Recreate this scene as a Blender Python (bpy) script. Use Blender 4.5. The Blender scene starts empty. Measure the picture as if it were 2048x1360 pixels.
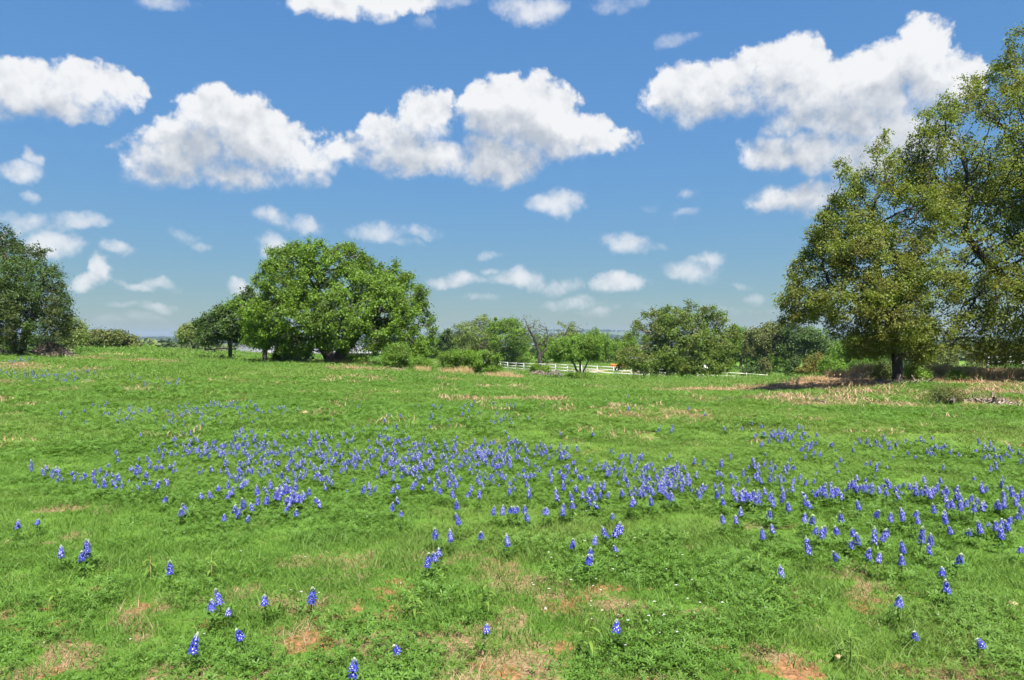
import bpy, math, random
import numpy as np
from mathutils import Vector, Matrix

# ------------------------------------------------------------------ camera, sky, sun, exposure
SC = bpy.context.scene
COL = SC.collection
F, CX, CY, CAMH = 1384.0, 1024.0, 680.0, 1.6      # lens in photo pixels, level camera, eye height
cam_d = bpy.data.cameras.new('camera'); cam = bpy.data.objects.new('camera', cam_d); COL.objects.link(cam)
cam.location = (0, 0, CAMH); cam.rotation_euler = (math.radians(90), 0, 0)
cam_d.sensor_width = 36; cam_d.lens = 36 * F / 2048; cam_d.clip_end = 40000; cam_d.clip_start = 0.05
SC.camera = cam
SUN_EL, SUN_AZ = 59.0, 163.0                      # azimuth from +Y (view direction) towards +X (right)
EXPOSURE = 1.70
SKY_STRENGTH, SUN_STRENGTH = 0.056, 5.0
vs = SC.view_settings
vs.view_transform = 'Standard'; vs.look = 'None'; vs.gamma = 1; vs.exposure = EXPOSURE; vs.use_curve_mapping = False
SC.cycles.max_bounces = 6; SC.cycles.diffuse_bounces = 3; SC.cycles.glossy_bounces = 2
SC.cycles.transmission_bounces = 4; SC.cycles.transparent_max_bounces = 8; SC.cycles.volume_bounces = 0
SC.cycles.use_adaptive_sampling = True; SC.cycles.adaptive_threshold = 0.025
SC.cycles.use_denoising = True

sl = bpy.data.lights.new('sun', 'SUN'); sl.energy = SUN_STRENGTH; sl.angle = math.radians(0.6); sl.color = (1.0, 0.955, 0.88)
so = bpy.data.objects.new('sun', sl); COL.objects.link(so)
_az, _el = math.radians(SUN_AZ), math.radians(SUN_EL)
sdir = Vector((math.sin(_az) * math.cos(_el), math.cos(_az) * math.cos(_el), math.sin(_el)))
so.rotation_euler = sdir.to_track_quat('Z', 'Y').to_euler()
so.location = sdir * 50


class NT:
    """small wrapper for building node trees"""
    def __init__(s, tree): s.t = tree; s.n = tree.nodes; s.l = tree.links
    def new(s, typ, **kw):
        n = s.n.new(typ)
        for k, v in kw.items(): setattr(n, k, v)
        return n
    def put(s, sock, v):
        if isinstance(v, bpy.types.NodeSocket): s.l.new(v, sock)
        else: sock.default_value = v
    def math(s, op, a, b=None, c=None, clamp=False):
        n = s.n.new('ShaderNodeMath'); n.operation = op; n.use_clamp = clamp
        for i, v in enumerate((a, b, c)):
            if v is not None: s.put(n.inputs[i], v)
        return n.outputs[0]
    def vec(s, op, a, b=None, c=None):
        n = s.n.new('ShaderNodeVectorMath'); n.operation = op
        for i, v in enumerate((a, b, c)):
            if v is not None: s.put(n.inputs[i], v)
        return n.outputs['Value'] if op in ('DOT_PRODUCT', 'LENGTH') else n.outputs['Vector']
    def noise(s, vec, scale, detail=4, rough=0.5, dist=0.0, color=False):
        n = s.n.new('ShaderNodeTexNoise')
        if vec is not None: s.put(n.inputs['Vector'], vec)
        n.inputs['Scale'].default_value = scale; n.inputs['Detail'].default_value = detail
        n.inputs['Roughness'].default_value = rough; n.inputs['Distortion'].default_value = dist
        return n.outputs['Color' if color else 'Fac']
    def smooth(s, v, lo, hi, a=0.0, b=1.0):
        n = s.n.new('ShaderNodeMapRange'); n.interpolation_type = 'SMOOTHSTEP'
        s.put(n.inputs[0], v); n.inputs[1].default_value = lo; n.inputs[2].default_value = hi
        n.inputs[3].default_value = a; n.inputs[4].default_value = b
        return n.outputs[0]
    def mix(s, f, a, b, mode='MIX'):
        n = s.n.new('ShaderNodeMix'); n.data_type = 'RGBA'; n.blend_type = mode
        s.put(n.inputs[0], f)
        for i, v in ((6, a), (7, b)):
            s.put(n.inputs[i], v if isinstance(v, bpy.types.NodeSocket) else (*v, 1.0))
        return n.outputs[2]


# clouds of the photograph as soft ellipses in (azimuth, elevation): px, py, rx, ry, strength
BIG = [(40,190,120,62,1),(150,172,80,50,1),(240,172,68,42,.9),(110,212,120,34,.9),(-70,190,110,60,1),
 (430,232,75,58,1.1),(495,265,98,66,1.1),(370,300,115,62,1),(560,300,80,58,1),(300,322,86,50,.9),(450,350,165,34,.8),(615,335,70,42,.75),
 (850,230,70,54,.95),(790,285,85,56,.95),(690,300,70,34,.8),(860,318,120,40,.95),(1000,220,80,68,1.1),(1070,240,92,76,1.1),(1140,275,85,52,1),
 (1215,288,72,28,.7),(1000,312,105,50,1),(940,338,90,30,.8),
 (1385,190,102,58,1.05),(1480,165,85,52,1),(1570,138,85,62,1.1),(1640,180,120,62,1),(1460,208,150,36,.9),(1760,165,115,72,1.1),(1850,105,58,64,1.1),
 (1880,165,85,60,1),(1720,235,140,60,1),(1640,235,120,42,.9),(1540,312,64,38,.95),(1650,302,110,46,.95),(1730,312,100,50,.9),(1810,285,100,60,.9),
 (1590,392,98,34,.9),(1640,374,55,26,.8),(680,4,110,32,.9),(790,2,110,24,.9)]
SMALL = [(30,345,55,26,.8),(70,315,22,18,.7),(65,395,30,12,.5),(60,445,80,20,.55),(160,440,55,14,.55),(100,487,66,28,.8),(245,495,36,14,.6),
 (208,540,26,30,.85),(170,562,44,18,.8),(365,475,32,14,.4),(403,495,20,12,.4),(270,572,34,11,.6),(320,566,42,12,.45),(240,613,32,9,.4),(312,613,40,11,.6),
 (285,637,55,9,.35),(530,440,36,17,.6),(603,450,40,18,.6),(550,492,26,22,.7),(490,582,40,16,.75),(755,462,52,20,.6),(800,482,40,10,.3),(850,463,36,11,.5),
 (1115,405,54,24,.85),(1255,485,52,22,.75),(1328,494,22,10,.35),(980,510,24,11,.5),(910,560,50,18,.8),(1030,562,58,20,.75),(985,545,20,10,.5),(1145,607,60,13,.5),(1182,626,38,11,.5),
 (1125,574,45,15,.5),(1242,568,50,22,.9),(1382,545,58,25,.65),(1418,520,34,14,.6),(1515,592,28,15,.45),(1482,565,34,9,.35),(1350,80,46,15,.45),(860,40,30,14,.35),
 (900,4,70,14,.5),(1065,22,64,22,.7),(1240,8,50,14,.35),(325,4,66,16,.6),(200,652,50,12,.4),(958,604,30,7,.3),(1308,407,22,10,.3),(1372,424,26,10,.3),(1376,388,14,9,.3),
 (1290,620,60,8,.25),(1480,618,70,9,.25)]


def px_dir(px, py):
    a = math.atan((px - CX) / F)
    return a, math.atan((CY - py) / F * math.cos(a))


def density_group(name, blobs):
    g = bpy.data.node_groups.new(name, 'ShaderNodeTree')
    g.interface.new_socket('p', in_out='INPUT', socket_type='NodeSocketVector')
    g.interface.new_socket('d', in_out='OUTPUT', socket_type='NodeSocketFloat')
    n = NT(g); gi = n.new('NodeGroupInput'); go = n.new('NodeGroupOutput'); acc = None
    for px, py, rx, ry, am in blobs:
        a, e = px_dir(px, py); ra = rx / F * math.cos(a) ** 2; re = ry / F * math.cos(a)
        q = n.vec('MULTIPLY_ADD', gi.outputs[0], (1 / ra, 1 / re, 0), (-a / ra, -e / re, 0))
        v = n.math('MULTIPLY_ADD', n.vec('DOT_PRODUCT', q, q), -0.85 * am, 1.3 * am)
        acc = v if acc is None else n.math('SMOOTH_MAX', acc, v, 0.22)
    n.l.new(n.math('MAXIMUM', acc, -0.6), go.inputs[0])
    return g


world = bpy.data.worlds.new('World'); SC.world = world; world.use_nodes = True
wt = NT(world.node_tree); wt.n.clear()
wout = wt.new('ShaderNodeOutputWorld'); wbg = wt.new('ShaderNodeBackground'); wt.l.new(wbg.outputs[0], wout.inputs[0])
sky = wt.new('ShaderNodeTexSky'); sky.sky_type = 'NISHITA'; sky.sun_disc = False
sky.sun_elevation = _el; sky.sun_rotation = _az; sky.altitude = 300; sky.air_density = 1.0; sky.dust_density = 0.0; sky.ozone_density = 3.5
tc = wt.new('ShaderNodeTexCoord'); dirv = wt.vec('NORMALIZE', tc.outputs['Generated'])
sx = wt.new('ShaderNodeSeparateXYZ'); wt.l.new(dirv, sx.inputs[0])
az = wt.math('ARCTAN2', sx.outputs[0], sx.outputs[1]); el = wt.math('ARCSINE', sx.outputs[2])
cb = wt.new('ShaderNodeCombineXYZ'); wt.l.new(az, cb.inputs[0]); wt.l.new(el, cb.inputs[1])
warp = wt.vec('SUBTRACT', wt.noise(dirv, 16, 4, 0.60, color=True), (0.5, 0.5, 0.5))
pw = wt.vec('MULTIPLY_ADD', warp, (0.070, 0.046, 0), cb.outputs[0])
gb, gs = density_group('cloud_banks', BIG), density_group('cloud_puffs', SMALL)


def use_group(g, v):
    n = wt.new('ShaderNodeGroup'); n.node_tree = g; wt.l.new(v, n.inputs[0]); return n.outputs[0]


fine = wt.noise(dirv, 46, 7, 0.58, 0.1)
toward = wt.vec('ADD', dirv, (.004, 0.0, .014))                 # a step towards the sun
fine_s = wt.noise(toward, 46, 3, 0.58, 0.1)
mid = wt.noise(dirv, 17, 3, 0.5); mid_s = wt.noise(toward, 17, 3, 0.5)
relief = wt.math('ADD', wt.math('MULTIPLY', wt.math('SUBTRACT', fine_s, fine), 1.0), wt.math('MULTIPLY', wt.math('SUBTRACT', mid_s, mid), 2.2))
# the same broken cumulus carries on all round the sky, outside the view
lobe = wt.noise(wt.vec('MULTIPLY', dirv, (1.0, 1.0, 2.2)), 4.2, 4, 0.5)
outer = wt.math('MAXIMUM', wt.smooth(wt.math('ABSOLUTE', az), 0.70, 0.85), wt.smooth(el, 0.50, 0.62))
general = wt.math('SUBTRACT', wt.math('MULTIPLY', wt.math('MULTIPLY_ADD', lobe, 6.0, -3.25), outer), wt.math('MULTIPLY', wt.math('SUBTRACT', 1.0, outer), 0.6))
rough = wt.math('ADD', wt.math('MULTIPLY_ADD', fine, 1.9, -0.95), wt.math('MULTIPLY_ADD', mid, 1.0, -0.5))
d_big = use_group(gb, pw); d_small = use_group(gs, pw)
dens = wt.math('ADD', wt.math('MAXIMUM', d_big, general), wt.math('MULTIPLY', rough, 0.86))
d_puff = wt.math('ADD', d_small, wt.math('MULTIPLY', rough, 0.62))
up1 = wt.vec('ADD', pw, (0.010, 0.026, 0)); up2 = wt.vec('ADD', pw, (0.022, 0.055, 0))
above = wt.math('ADD', wt.math('MAXIMUM', use_group(gb, up1), -0.1), wt.math('MULTIPLY', wt.math('MAXIMUM', use_group(gb, up2), -0.1), 0.8))
under = wt.smooth(above, -0.1, 1.6)
mr = wt.new('ShaderNodeMapRange'); mr.interpolation_type = 'SMOOTHSTEP'; wt.put(mr.inputs[0], dens); mr.inputs[1].default_value = 0.27     # crisp sunlit tops, soft ragged bases
wt.put(mr.inputs[2], wt.math('MULTIPLY_ADD', under, 0.55, 0.74))
alpha = wt.math('MULTIPLY', wt.math('MAXIMUM', mr.outputs[0], wt.smooth(d_puff, 0.0, 1.2, 0, 0.88)), wt.smooth(el, 0.005, 0.06))
shade = wt.math('ADD', wt.math('MULTIPLY', wt.smooth(above, 0.3, 2.5), 0.9), wt.math('MULTIPLY', relief, 1.0), clamp=True)
ccol = wt.mix(shade, (5.15, 5.18, 5.2), (2.85, 3.1, 3.45))
hs = wt.new('ShaderNodeHueSaturation'); hs.inputs['Saturation'].default_value = 1.16; hs.inputs['Value'].default_value = 1.0
lum = wt.vec('DOT_PRODUCT', sky.outputs[0], (0.3, 0.59, 0.11))          # evens out the bright horizon
wt.l.new(wt.vec('SCALE', sky.outputs[0]), hs.inputs['Color']); wt.put(hs.inputs['Color'].links[0].from_node.inputs['Scale'], wt.math('DIVIDE', 2.35, wt.math('MULTIPLY_ADD', lum, 0.8, 1.0)))
wt.l.new(wt.mix(wt.math('MULTIPLY', alpha, 0.97), wt.mix(1.0, hs.outputs[0], (0.88, 0.99, 1.0), 'MULTIPLY'), ccol), wbg.inputs[0])
wbg.inputs[1].default_value = SKY_STRENGTH
world.cycles.sampling_method = 'MANUAL'; world.cycles.sample_map_resolution = 512

# ------------------------------------------------------------------ small toolbox
RNG = np.random.default_rng(7)


def P(px, py, d): return np.array([(px - CX) / F * d, d, CAMH - (py - CY) / F * d])


def _hash(ix, iy, iz, seed):
    h = (ix * 374761393 + iy * 668265263 + iz * 2147483647 + seed * 974634777) & 0xFFFFFFFF
    h = ((h ^ (h >> 13)) * 1274126177) & 0xFFFFFFFF
    return ((h ^ (h >> 16)) & 0xFFFF) / 65535.0


def vnoise(p, scale=1.0, seed=0):
    p = np.asarray(p, float) * scale
    if p.shape[1] == 2: p = np.column_stack([p, np.zeros(len(p))])
    i = np.floor(p).astype(np.int64); f = p - i; f = f * f * (3 - 2 * f); r = 0
    for dx in (0, 1):
        for dy in (0, 1):
            for dz in (0, 1):
                w = (f[:, 0] if dx else 1 - f[:, 0]) * (f[:, 1] if dy else 1 - f[:, 1]) * (f[:, 2] if dz else 1 - f[:, 2])
                r = r + w * _hash(i[:, 0] + dx, i[:, 1] + dy, i[:, 2] + dz, seed)
    return r


def fbm(p, scale, seed=0, oct=3):
    r = 0; a = 1; s = 0
    for k in range(oct): r = r + a * vnoise(p, scale * 2 ** k, seed + 11 * k); s += a; a *= .5
    return r / s


def mesh_np(name, v, faces, mats, smooth=False, attrs=None, mat_idx=None):
    """faces: list of (n,k) int arrays"""
    me = bpy.data.meshes.new(name)
    if isinstance(faces, np.ndarray): faces = [faces]
    v = np.asarray(v, np.float32); me.vertices.add(len(v)); me.vertices.foreach_set('co', v.ravel())
    tot = np.concatenate([np.full(len(f), f.shape[1]) for f in faces]).astype(np.int32)
    idx = np.concatenate([f.ravel() for f in faces]).astype(np.int32)
    me.loops.add(len(idx)); me.loops.foreach_set('vertex_index', idx)
    me.polygons.add(len(tot))
    me.polygons.foreach_set('loop_start', np.concatenate([[0], np.cumsum(tot)[:-1]]).astype(np.int32))
    me.polygons.foreach_set('loop_total', tot)
    if smooth: me.polygons.foreach_set('use_smooth', np.ones(len(tot), bool))
    for m in (mats if isinstance(mats, (list, tuple)) else [mats]): me.materials.append(m)
    if mat_idx is not None: me.polygons.foreach_set('material_index', np.asarray(mat_idx, np.int32))
    for k, a in (attrs or {}).items():
        at = me.attributes.new(k, 'FLOAT', 'POINT'); at.data.foreach_set('value', np.asarray(a, np.float32))
    me.update(); me.validate()
    return me


def ob(name, data, parent=None, loc=None, label=None, cat=None, group=None, kind=None):
    o = bpy.data.objects.new(name, data); COL.objects.link(o)
    if parent is not None: o.parent = parent
    if loc is not None: o.location = loc
    for k, val in (('label', label), ('category', cat), ('group', group), ('kind', kind)):
        if val: o[k] = val
    return o


def merge(parts):
    """parts: list of (verts, faces) with equal face size -> one"""
    vs_, fs, n = [], [], 0
    for v, f in parts: vs_.append(v); fs.append(f + n); n += len(v)
    return np.concatenate(vs_), np.concatenate(fs)


def tube(pts, rad, k):
    pts = np.asarray(pts, float); m = len(pts)
    t = np.gradient(pts, axis=0); t /= np.linalg.norm(t, axis=1)[:, None] + 1e-9
    ref = np.array([0.31, 0.95, 0.05]) if abs(t[0, 2]) > .7 else np.array([0.05, .1, 1.0])
    u = np.cross(t, ref); u /= np.linalg.norm(u, axis=1)[:, None] + 1e-9
    w = np.cross(t, u); a = np.arange(k) * 2 * np.pi / k
    v = pts[:, None] + np.asarray(rad)[:, None, None] * (np.cos(a)[None, :, None] * u[:, None] + np.sin(a)[None, :, None] * w[:, None])
    i = np.arange(m - 1)[:, None] * k; j = np.arange(k)[None]; j2 = (j + 1) % k
    f = np.stack([i + j, i + j2, i + k + j2, i + k + j], -1).reshape(-1, 4)
    return v.reshape(-1, 3), f


def box(c, s, rot=None):
    v = np.array([[x, y, z] for x in (-.5, .5) for y in (-.5, .5) for z in (-.5, .5)]) * np.array(s)
    if rot is not None: v = v @ np.array(rot).T
    f = np.array([[0, 1, 3, 2], [4, 6, 7, 5], [0, 4, 5, 1], [2, 3, 7, 6], [0, 2, 6, 4], [1, 5, 7, 3]])
    return v + np.array(c), f


def rotz(a): c, s = math.cos(a), math.sin(a); return np.array([[c, -s, 0], [s, c, 0], [0, 0, 1.]])


# ------------------------------------------------------------------ materials
def new_mat(name):
    m = bpy.data.materials.new(name); m.use_nodes = True; n = NT(m.node_tree); n.n.clear()
    out = n.new('ShaderNodeOutputMaterial'); b = n.new('ShaderNodeBsdfPrincipled'); n.l.new(b.outputs[0], out.inputs[0])
    return m, n, b, out


def attr(n, name, typ='GEOMETRY'):
    a = n.new('ShaderNodeAttribute'); a.attribute_name = name; a.attribute_type = typ; return a.outputs['Fac']


def foliage(name, c1, c2, c3=None, trans=0.3, rough=0.55, instanced=False, alt=None, each=None):
    """leaf colour runs c1 -> c2 by leaf (attribute rnd); alt colour mixed in by clump (attribute tint)"""
    m, n, b, out = new_mat(name)
    col = n.mix(attr(n, 'rnd'), c1, c2)
    if alt: col = n.mix(attr(n, 'tint', 'INSTANCER' if instanced else 'GEOMETRY'), col, alt)
    if each: oi = n.new('ShaderNodeObjectInfo'); col = n.mix(n.smooth(oi.outputs['Random'], .45, 1.0, 0, .7), col, each)      # some plants paler
    n.l.new(col, b.inputs['Base Color']); b.inputs['Roughness'].default_value = rough; b.inputs['Specular IOR Level'].default_value = 0.25
    tr = n.new('ShaderNodeBsdfTranslucent'); mx = n.new('ShaderNodeMixShader'); mx.inputs[0].default_value = trans
    n.l.new(n.mix(1.0, col, (1.15, 1.1, 0.7), 'MULTIPLY'), tr.inputs[0])
    n.l.new(b.outputs[0], mx.inputs[1]); n.l.new(tr.outputs[0], mx.inputs[2]); n.l.new(mx.outputs[0], out.inputs[0])
    return m


def rough_mat(name, c1, c2, scale=6, rough=0.85, bump=0.4, bscale=None, stretch=(1, 1, 1), detail=6, c3=None):
    m, n, b, out = new_mat(name)
    t = n.new('ShaderNodeTexCoord'); v = n.vec('MULTIPLY', t.outputs['Object'], stretch)
    nz = n.noise(v, scale, detail, 0.6)
    col = n.mix(n.smooth(nz, .3, .7), c1, c2)
    if c3: col = n.mix(n.smooth(n.noise(v, scale * .23, 4), .5, .68), col, c3)
    n.l.new(col, b.inputs['Base Color'])
    b.inputs['Roughness'].default_value = rough
    bp = n.new('ShaderNodeBump'); bp.inputs['Strength'].default_value = bump; bp.inputs['Distance'].default_value = .03
    n.l.new(n.noise(v, bscale or scale * 2, 6, .6), bp.inputs['Height']); n.l.new(bp.outputs[0], b.inputs['Normal'])
    return m


BLACKBARK = rough_mat('black_bark', (.014, .011, .010), (.045, .037, .032), 5, .9, .9, 14, (1, 1, .35))
BARK = rough_mat('oak_bark', (.035, .028, .024), (.11, .09, .075), 5, .9, .9, 14, (1, 1, .35), c3=(.14, .13, .12))
DEADWOOD = rough_mat('dead_wood', (.10, .085, .075), (.25, .215, .19), 9, .9, .6, 20, (1, 1, .5))
STICK = rough_mat('brush_wood', (.09, .065, .05), (.30, .24, .19), 3, .9, .6, 20)
L_OAK = foliage('oak_leaf', (.085, .162, .014), (.150, .250, .026), trans=0.42, alt=(.075, .12, .018))
L_OLIVE = foliage('olive_leaf', (.094, .138, .016), (.172, .214, .034), trans=.46, alt=(.150, .140, .032))
L_MIDOAK = foliage('mid_oak_leaf', (.070, .122, .015), (.130, .192, .028), trans=0.4, alt=(.12, .13, .032))
L_DARK = foliage('dark_leaf', (.035, .068, .014), (.07, .12, .026), trans=0.3, alt=(.045, .065, .02))
L_CEDAR = foliage('cedar_leaf', (.026, .055, .009), (.056, .102, .015), trans=0.3, alt=(.075, .075, .026))
L_BUSH = foliage('bush_leaf', (.085, .170, .016), (.145, .255, .030), trans=0.42, alt=(.11, .16, .03))
L_PALE = foliage('pale_leaf', (.10, .155, .03), (.165, .22, .05), trans=0.4, alt=(.13, .15, .045))
L_SCRUB = foliage('scrub_leaf', (.075, .105, .022), (.13, .155, .042), trans=0.36, alt=(.12, .10, .04))
L_RUST = foliage('rust_leaf', (.10, .13, .025), (.17, .17, .035), trans=.3, alt=(.22, .09, .035))
M_GRASS = foliage('grass_blade', (.072, .152, .020), (.122, .222, .036), trans=.42, instanced=True, alt=(.130, .198, .040))
M_WEED = foliage('weed_leaf', (.066, .146, .018), (.112, .215, .032), trans=.42, instanced=True, alt=(.105, .195, .030))
M_STRAW = foliage('straw', (.22, .145, .085), (.40, .29, .18), trans=.25, instanced=True, alt=(.33, .22, .13), rough=.7)
M_STRAWT = foliage('straw_clump', (.30, .21, .10), (.50, .37, .20), trans=.25, rough=.7)
M_BLUE = foliage('bluebonnet_petal', (.022, .034, .28), (.058, .068, .42), trans=.25, rough=.6, each=(.088, .100, .37))
M_WHITE = foliage('bluebonnet_eye', (.52, .50, .55), (.72, .70, .72), trans=.2)
M_TIP = foliage('bluebonnet_tip', (.38, .45, .33), (.62, .66, .55), trans=.25)
M_STEM = foliage('bluebonnet_stem', (.075, .14, .03), (.09, .16, .04), trans=.1)
M_LEAF = foliage('bluebonnet_leaf', (.065, .140, .018), (.110, .205, .030), trans=.38)

# ------------------------------------------------------------------ terrain
CTRL = [  # photo column, photo row of the ground, distance in metres
 (0,1360,3.25),(1024,1360,3.25),(2048,1360,3.25),(0,1000,6.9),(1024,1000,6.9),(2048,1000,6.9),(0,860,12.3),(1024,862,12.3),(2048,858,12.3),
 (1024,799,20),(600,795,20),(1500,798,20),(300,742,35),(0,758,28),(600,746,34),(1024,771,35),(1350,776,38),(1160,762,62),
 (680,726,55),(530,725,58),(455,722,60),(800,741,48),(950,750,50),(60,706,50),(110,712,46),(260,699,80),(400,705,80),(180,702,80),(0,703,75),
 (500,710,80),(640,716,90),(740,718,95),(850,722,110),
 (999,738,111),(1044,742,105),(1131,746.5,97),(1189,749,94),(1253,752.5,91.5),(1322,756.5,89.5),(1397,761.5,88.5),(1475,764,88),(1560,768,86),
 (1200,737,104),(1370,743,101),(1475,748,100),(1200,724,130),(1500,735,130),(1000,722,135),
 (1370,758,76),(1795,772,27),(1700,784,25),(2030,770,27),(1960,814,18.5),(1600,782,30),(1600,760,80),(1900,745,60),(2040,738,70),
 (740,716,230),(520,722,180),(250,715,200),(300,702,600),(1024,706,600),(1700,705,600),(1024,718,250),(1700,725,200),(1400,714,300),(0,704,400),(2048,706,400),
 (0,690,1500),(700,690,1500),(1400,690,1500),(2048,690,1500)]


def polar(xy):
    r = np.hypot(xy[:, 0], xy[:, 1]); return np.arctan2(xy[:, 0], xy[:, 1]), r


_c = np.array([P(*c) for c in CTRL]); _ca, _cr = polar(_c)
_K = np.column_stack([np.clip(_ca, -.8, .8) * 1.6, np.log(_cr) * .8])


def _tps(r2): return np.where(r2 > 1e-12, .5 * r2 * np.log(np.maximum(r2, 1e-12)), 0)


_n = len(_K); _A = np.zeros((_n + 3, _n + 3))
_A[:_n, :_n] = _tps(((_K[:, None] - _K[None]) ** 2).sum(-1)) + np.eye(_n) * 1e-4
_A[:_n, _n] = 1; _A[:_n, _n + 1:] = _K; _A[_n, :_n] = 1; _A[_n + 1:, :_n] = _K.T
# interpolate the slope seen from the eye (z - eye) / distance, which varies evenly with distance
_W = np.linalg.solve(_A, np.concatenate([(_c[:, 2]) / (_cr + 12), np.zeros(3)]))


def height(xy):
    xy = np.atleast_2d(np.asarray(xy, float))[:, :2]; out = np.empty(len(xy))
    for s in range(0, len(xy), 20000):
        q = xy[s:s + 20000]; a, r = polar(q); rr = np.clip(r, 3.0, 1500)
        k = np.column_stack([np.clip(a, -.8, .8) * 1.6, np.log(rr) * .8])
        B = _tps(((k[:, None] - _K[None]) ** 2).sum(-1))
        z = (B @ _W[:_n] + _W[_n] + k @ _W[_n + 1:]) * (rr + 12)
        back = np.clip((np.abs(a) - .95) / .5, 0, 1); back = back * back * (3 - 2 * back)
        z = z * (1 - back) + back * (-.004 * np.minimum(r, 800))
        near = np.clip((r - 1.5) / 3.0, 0, 1); z = z * near
        # low grassy mound beside the right-hand oak
        for mx, my, sx_, sy_, hh in ((17.8, 33.5, 3.6, 2.0, .62), (23.5, 34.0, 4.5, 2.5, .45), (13.0, 32.5, 2.5, 1.3, .22)):
            z = z + hh * np.exp(-((q[:, 0] - mx) / sx_) ** 2 - ((q[:, 1] - my) / sy_) ** 2)
        amp = np.clip(r / 12, .25, 1.0)
        z = z + (fbm(q, .55, 3) - .5) * .10 * amp + (fbm(q, .13, 5) - .5) * .14 * amp
        out[s:s + 20000] = z
    return out


def on_ground(px, d, sink=0.0):
    x = (px - CX) / F * d; return np.array([x, d, height([[x, d]])[0] - sink])


def row_to_d(px, py, lift=0.0):
    """distance at which the line of sight through a photo pixel meets the ground (or a height above it)"""
    d = np.exp(np.linspace(math.log(2.5), math.log(140), 260)); x = (px - CX) / F * d
    z = height(np.column_stack([x, d])) + lift
    row = CY + (CAMH - z) / d * F
    k = np.argmax(row <= py)
    return float(d[max(k, 0)])


def rows_to_d(px, py, lift=0.0):
    px = np.asarray(px, float); py = np.asarray(py, float)
    lo = np.full(len(px), 2.2); hi = np.full(len(px), 75.0)
    for _ in range(26):
        m = np.sqrt(lo * hi); z = height(np.column_stack([(px - CX) / F * m, m])) + lift
        below = CY + (CAMH - z) / m * F > py
        lo = np.where(below, m, lo); hi = np.where(below, hi, m)
    return np.sqrt(lo * hi)


# patches of dead grass and bare soil seen in the photograph: px, py, rx, ry, dry, soil
PATCH = [(1040,1180,70,22,1,.2),(1100,1195,50,16,.6,.8),(1740,1180,60,26,1,0),(1790,1200,40,14,.6,.2),(105,1018,45,11,1,0),(132,1078,35,14,1,0),(30,888,45,7,.1,1),
 (1150,1195,60,22,.2,1),(1130,1290,70,30,.4,1),(980,1325,55,20,.5,.9),(905,1255,45,25,.4,.6),(640,1338,80,22,1,.2),(250,1250,90,22,.8,.5),(130,1210,70,20,.3,.8),(230,1180,50,30,.4,.7),
 (150,1320,70,18,.9,.4),(60,1270,60,20,.6,.5),(330,1215,45,18,.8,.4),(420,1190,50,14,.6,.4),(1520,1058,45,10,.9,0),(1550,1290,60,40,.8,.3),(1610,1325,60,20,.9,.3),(1440,1290,50,18,.4,.7),(1280,1340,60,18,.6,.6),
 (1900,1240,60,30,.4,.4),(2010,1320,60,30,.8,.3),(720,1285,50,14,.9,.2),(570,1240,40,16,.3,.7),(1960,1250,60,14,.7,.2),(555,945,25,6,.5,.5),(1380,1240,40,14,.5,.4),(1320,1210,40,15,.3,.5),
 (1090,803,110,7,.75,0),(950,800,90,6,.55,0),(1640,806,170,9,.95,0),(1560,798,120,5,.8,0),(1740,788,120,5,.6,.1),(1900,790,120,8,.6,0),(1960,806,90,8,1,.2),(1500,780,90,6,.75,0),(1750,812,120,6,.7,0),(1440,800,60,5,.6,0),
 (40,733,60,4,.8,0),(180,741,45,3,.6,.2),(300,722,110,3,.7,0),(170,718,30,3,.8,0),(640,755,60,3,.4,0),(520,788,18,3,.5,.6),(440,784,20,3,.5,.5),(370,792,25,3,.6,.6),(460,793,20,3,.6,.6),(680,738,80,4,.9,0),(590,722,40,2.5,.6,.3),
 (760,740,60,3,.7,0),(900,760,120,4,.5,0),(700,770,100,5,.35,0),(1180,775,90,4,.45,0),(1320,775,80,4,.4,0),(980,775,60,3,.4,0),(60,795,60,4,.4,.2),(2000,850,60,6,.5,0),(1830,860,60,5,.4,0),(30,815,60,4,.6,.2),(1560,772,120,7,.85,0),(1700,778,140,6,.85,.3),(1950,765,140,12,.95,.1),(1960,786,140,7,.75,.1),(1620,800,200,5,.8,0)]
_pp = np.array(PATCH, float)
_pd = rows_to_d(_pp[:, 0], _pp[:, 1])
_pc = np.column_stack([(_pp[:, 0] - CX) / F * _pd, _pd])
_prx = _pp[:, 2] / F * _pd * .75; _pry = np.clip(_pp[:, 3] / F * _pd * _pd / 1.6, .05, None)


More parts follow.
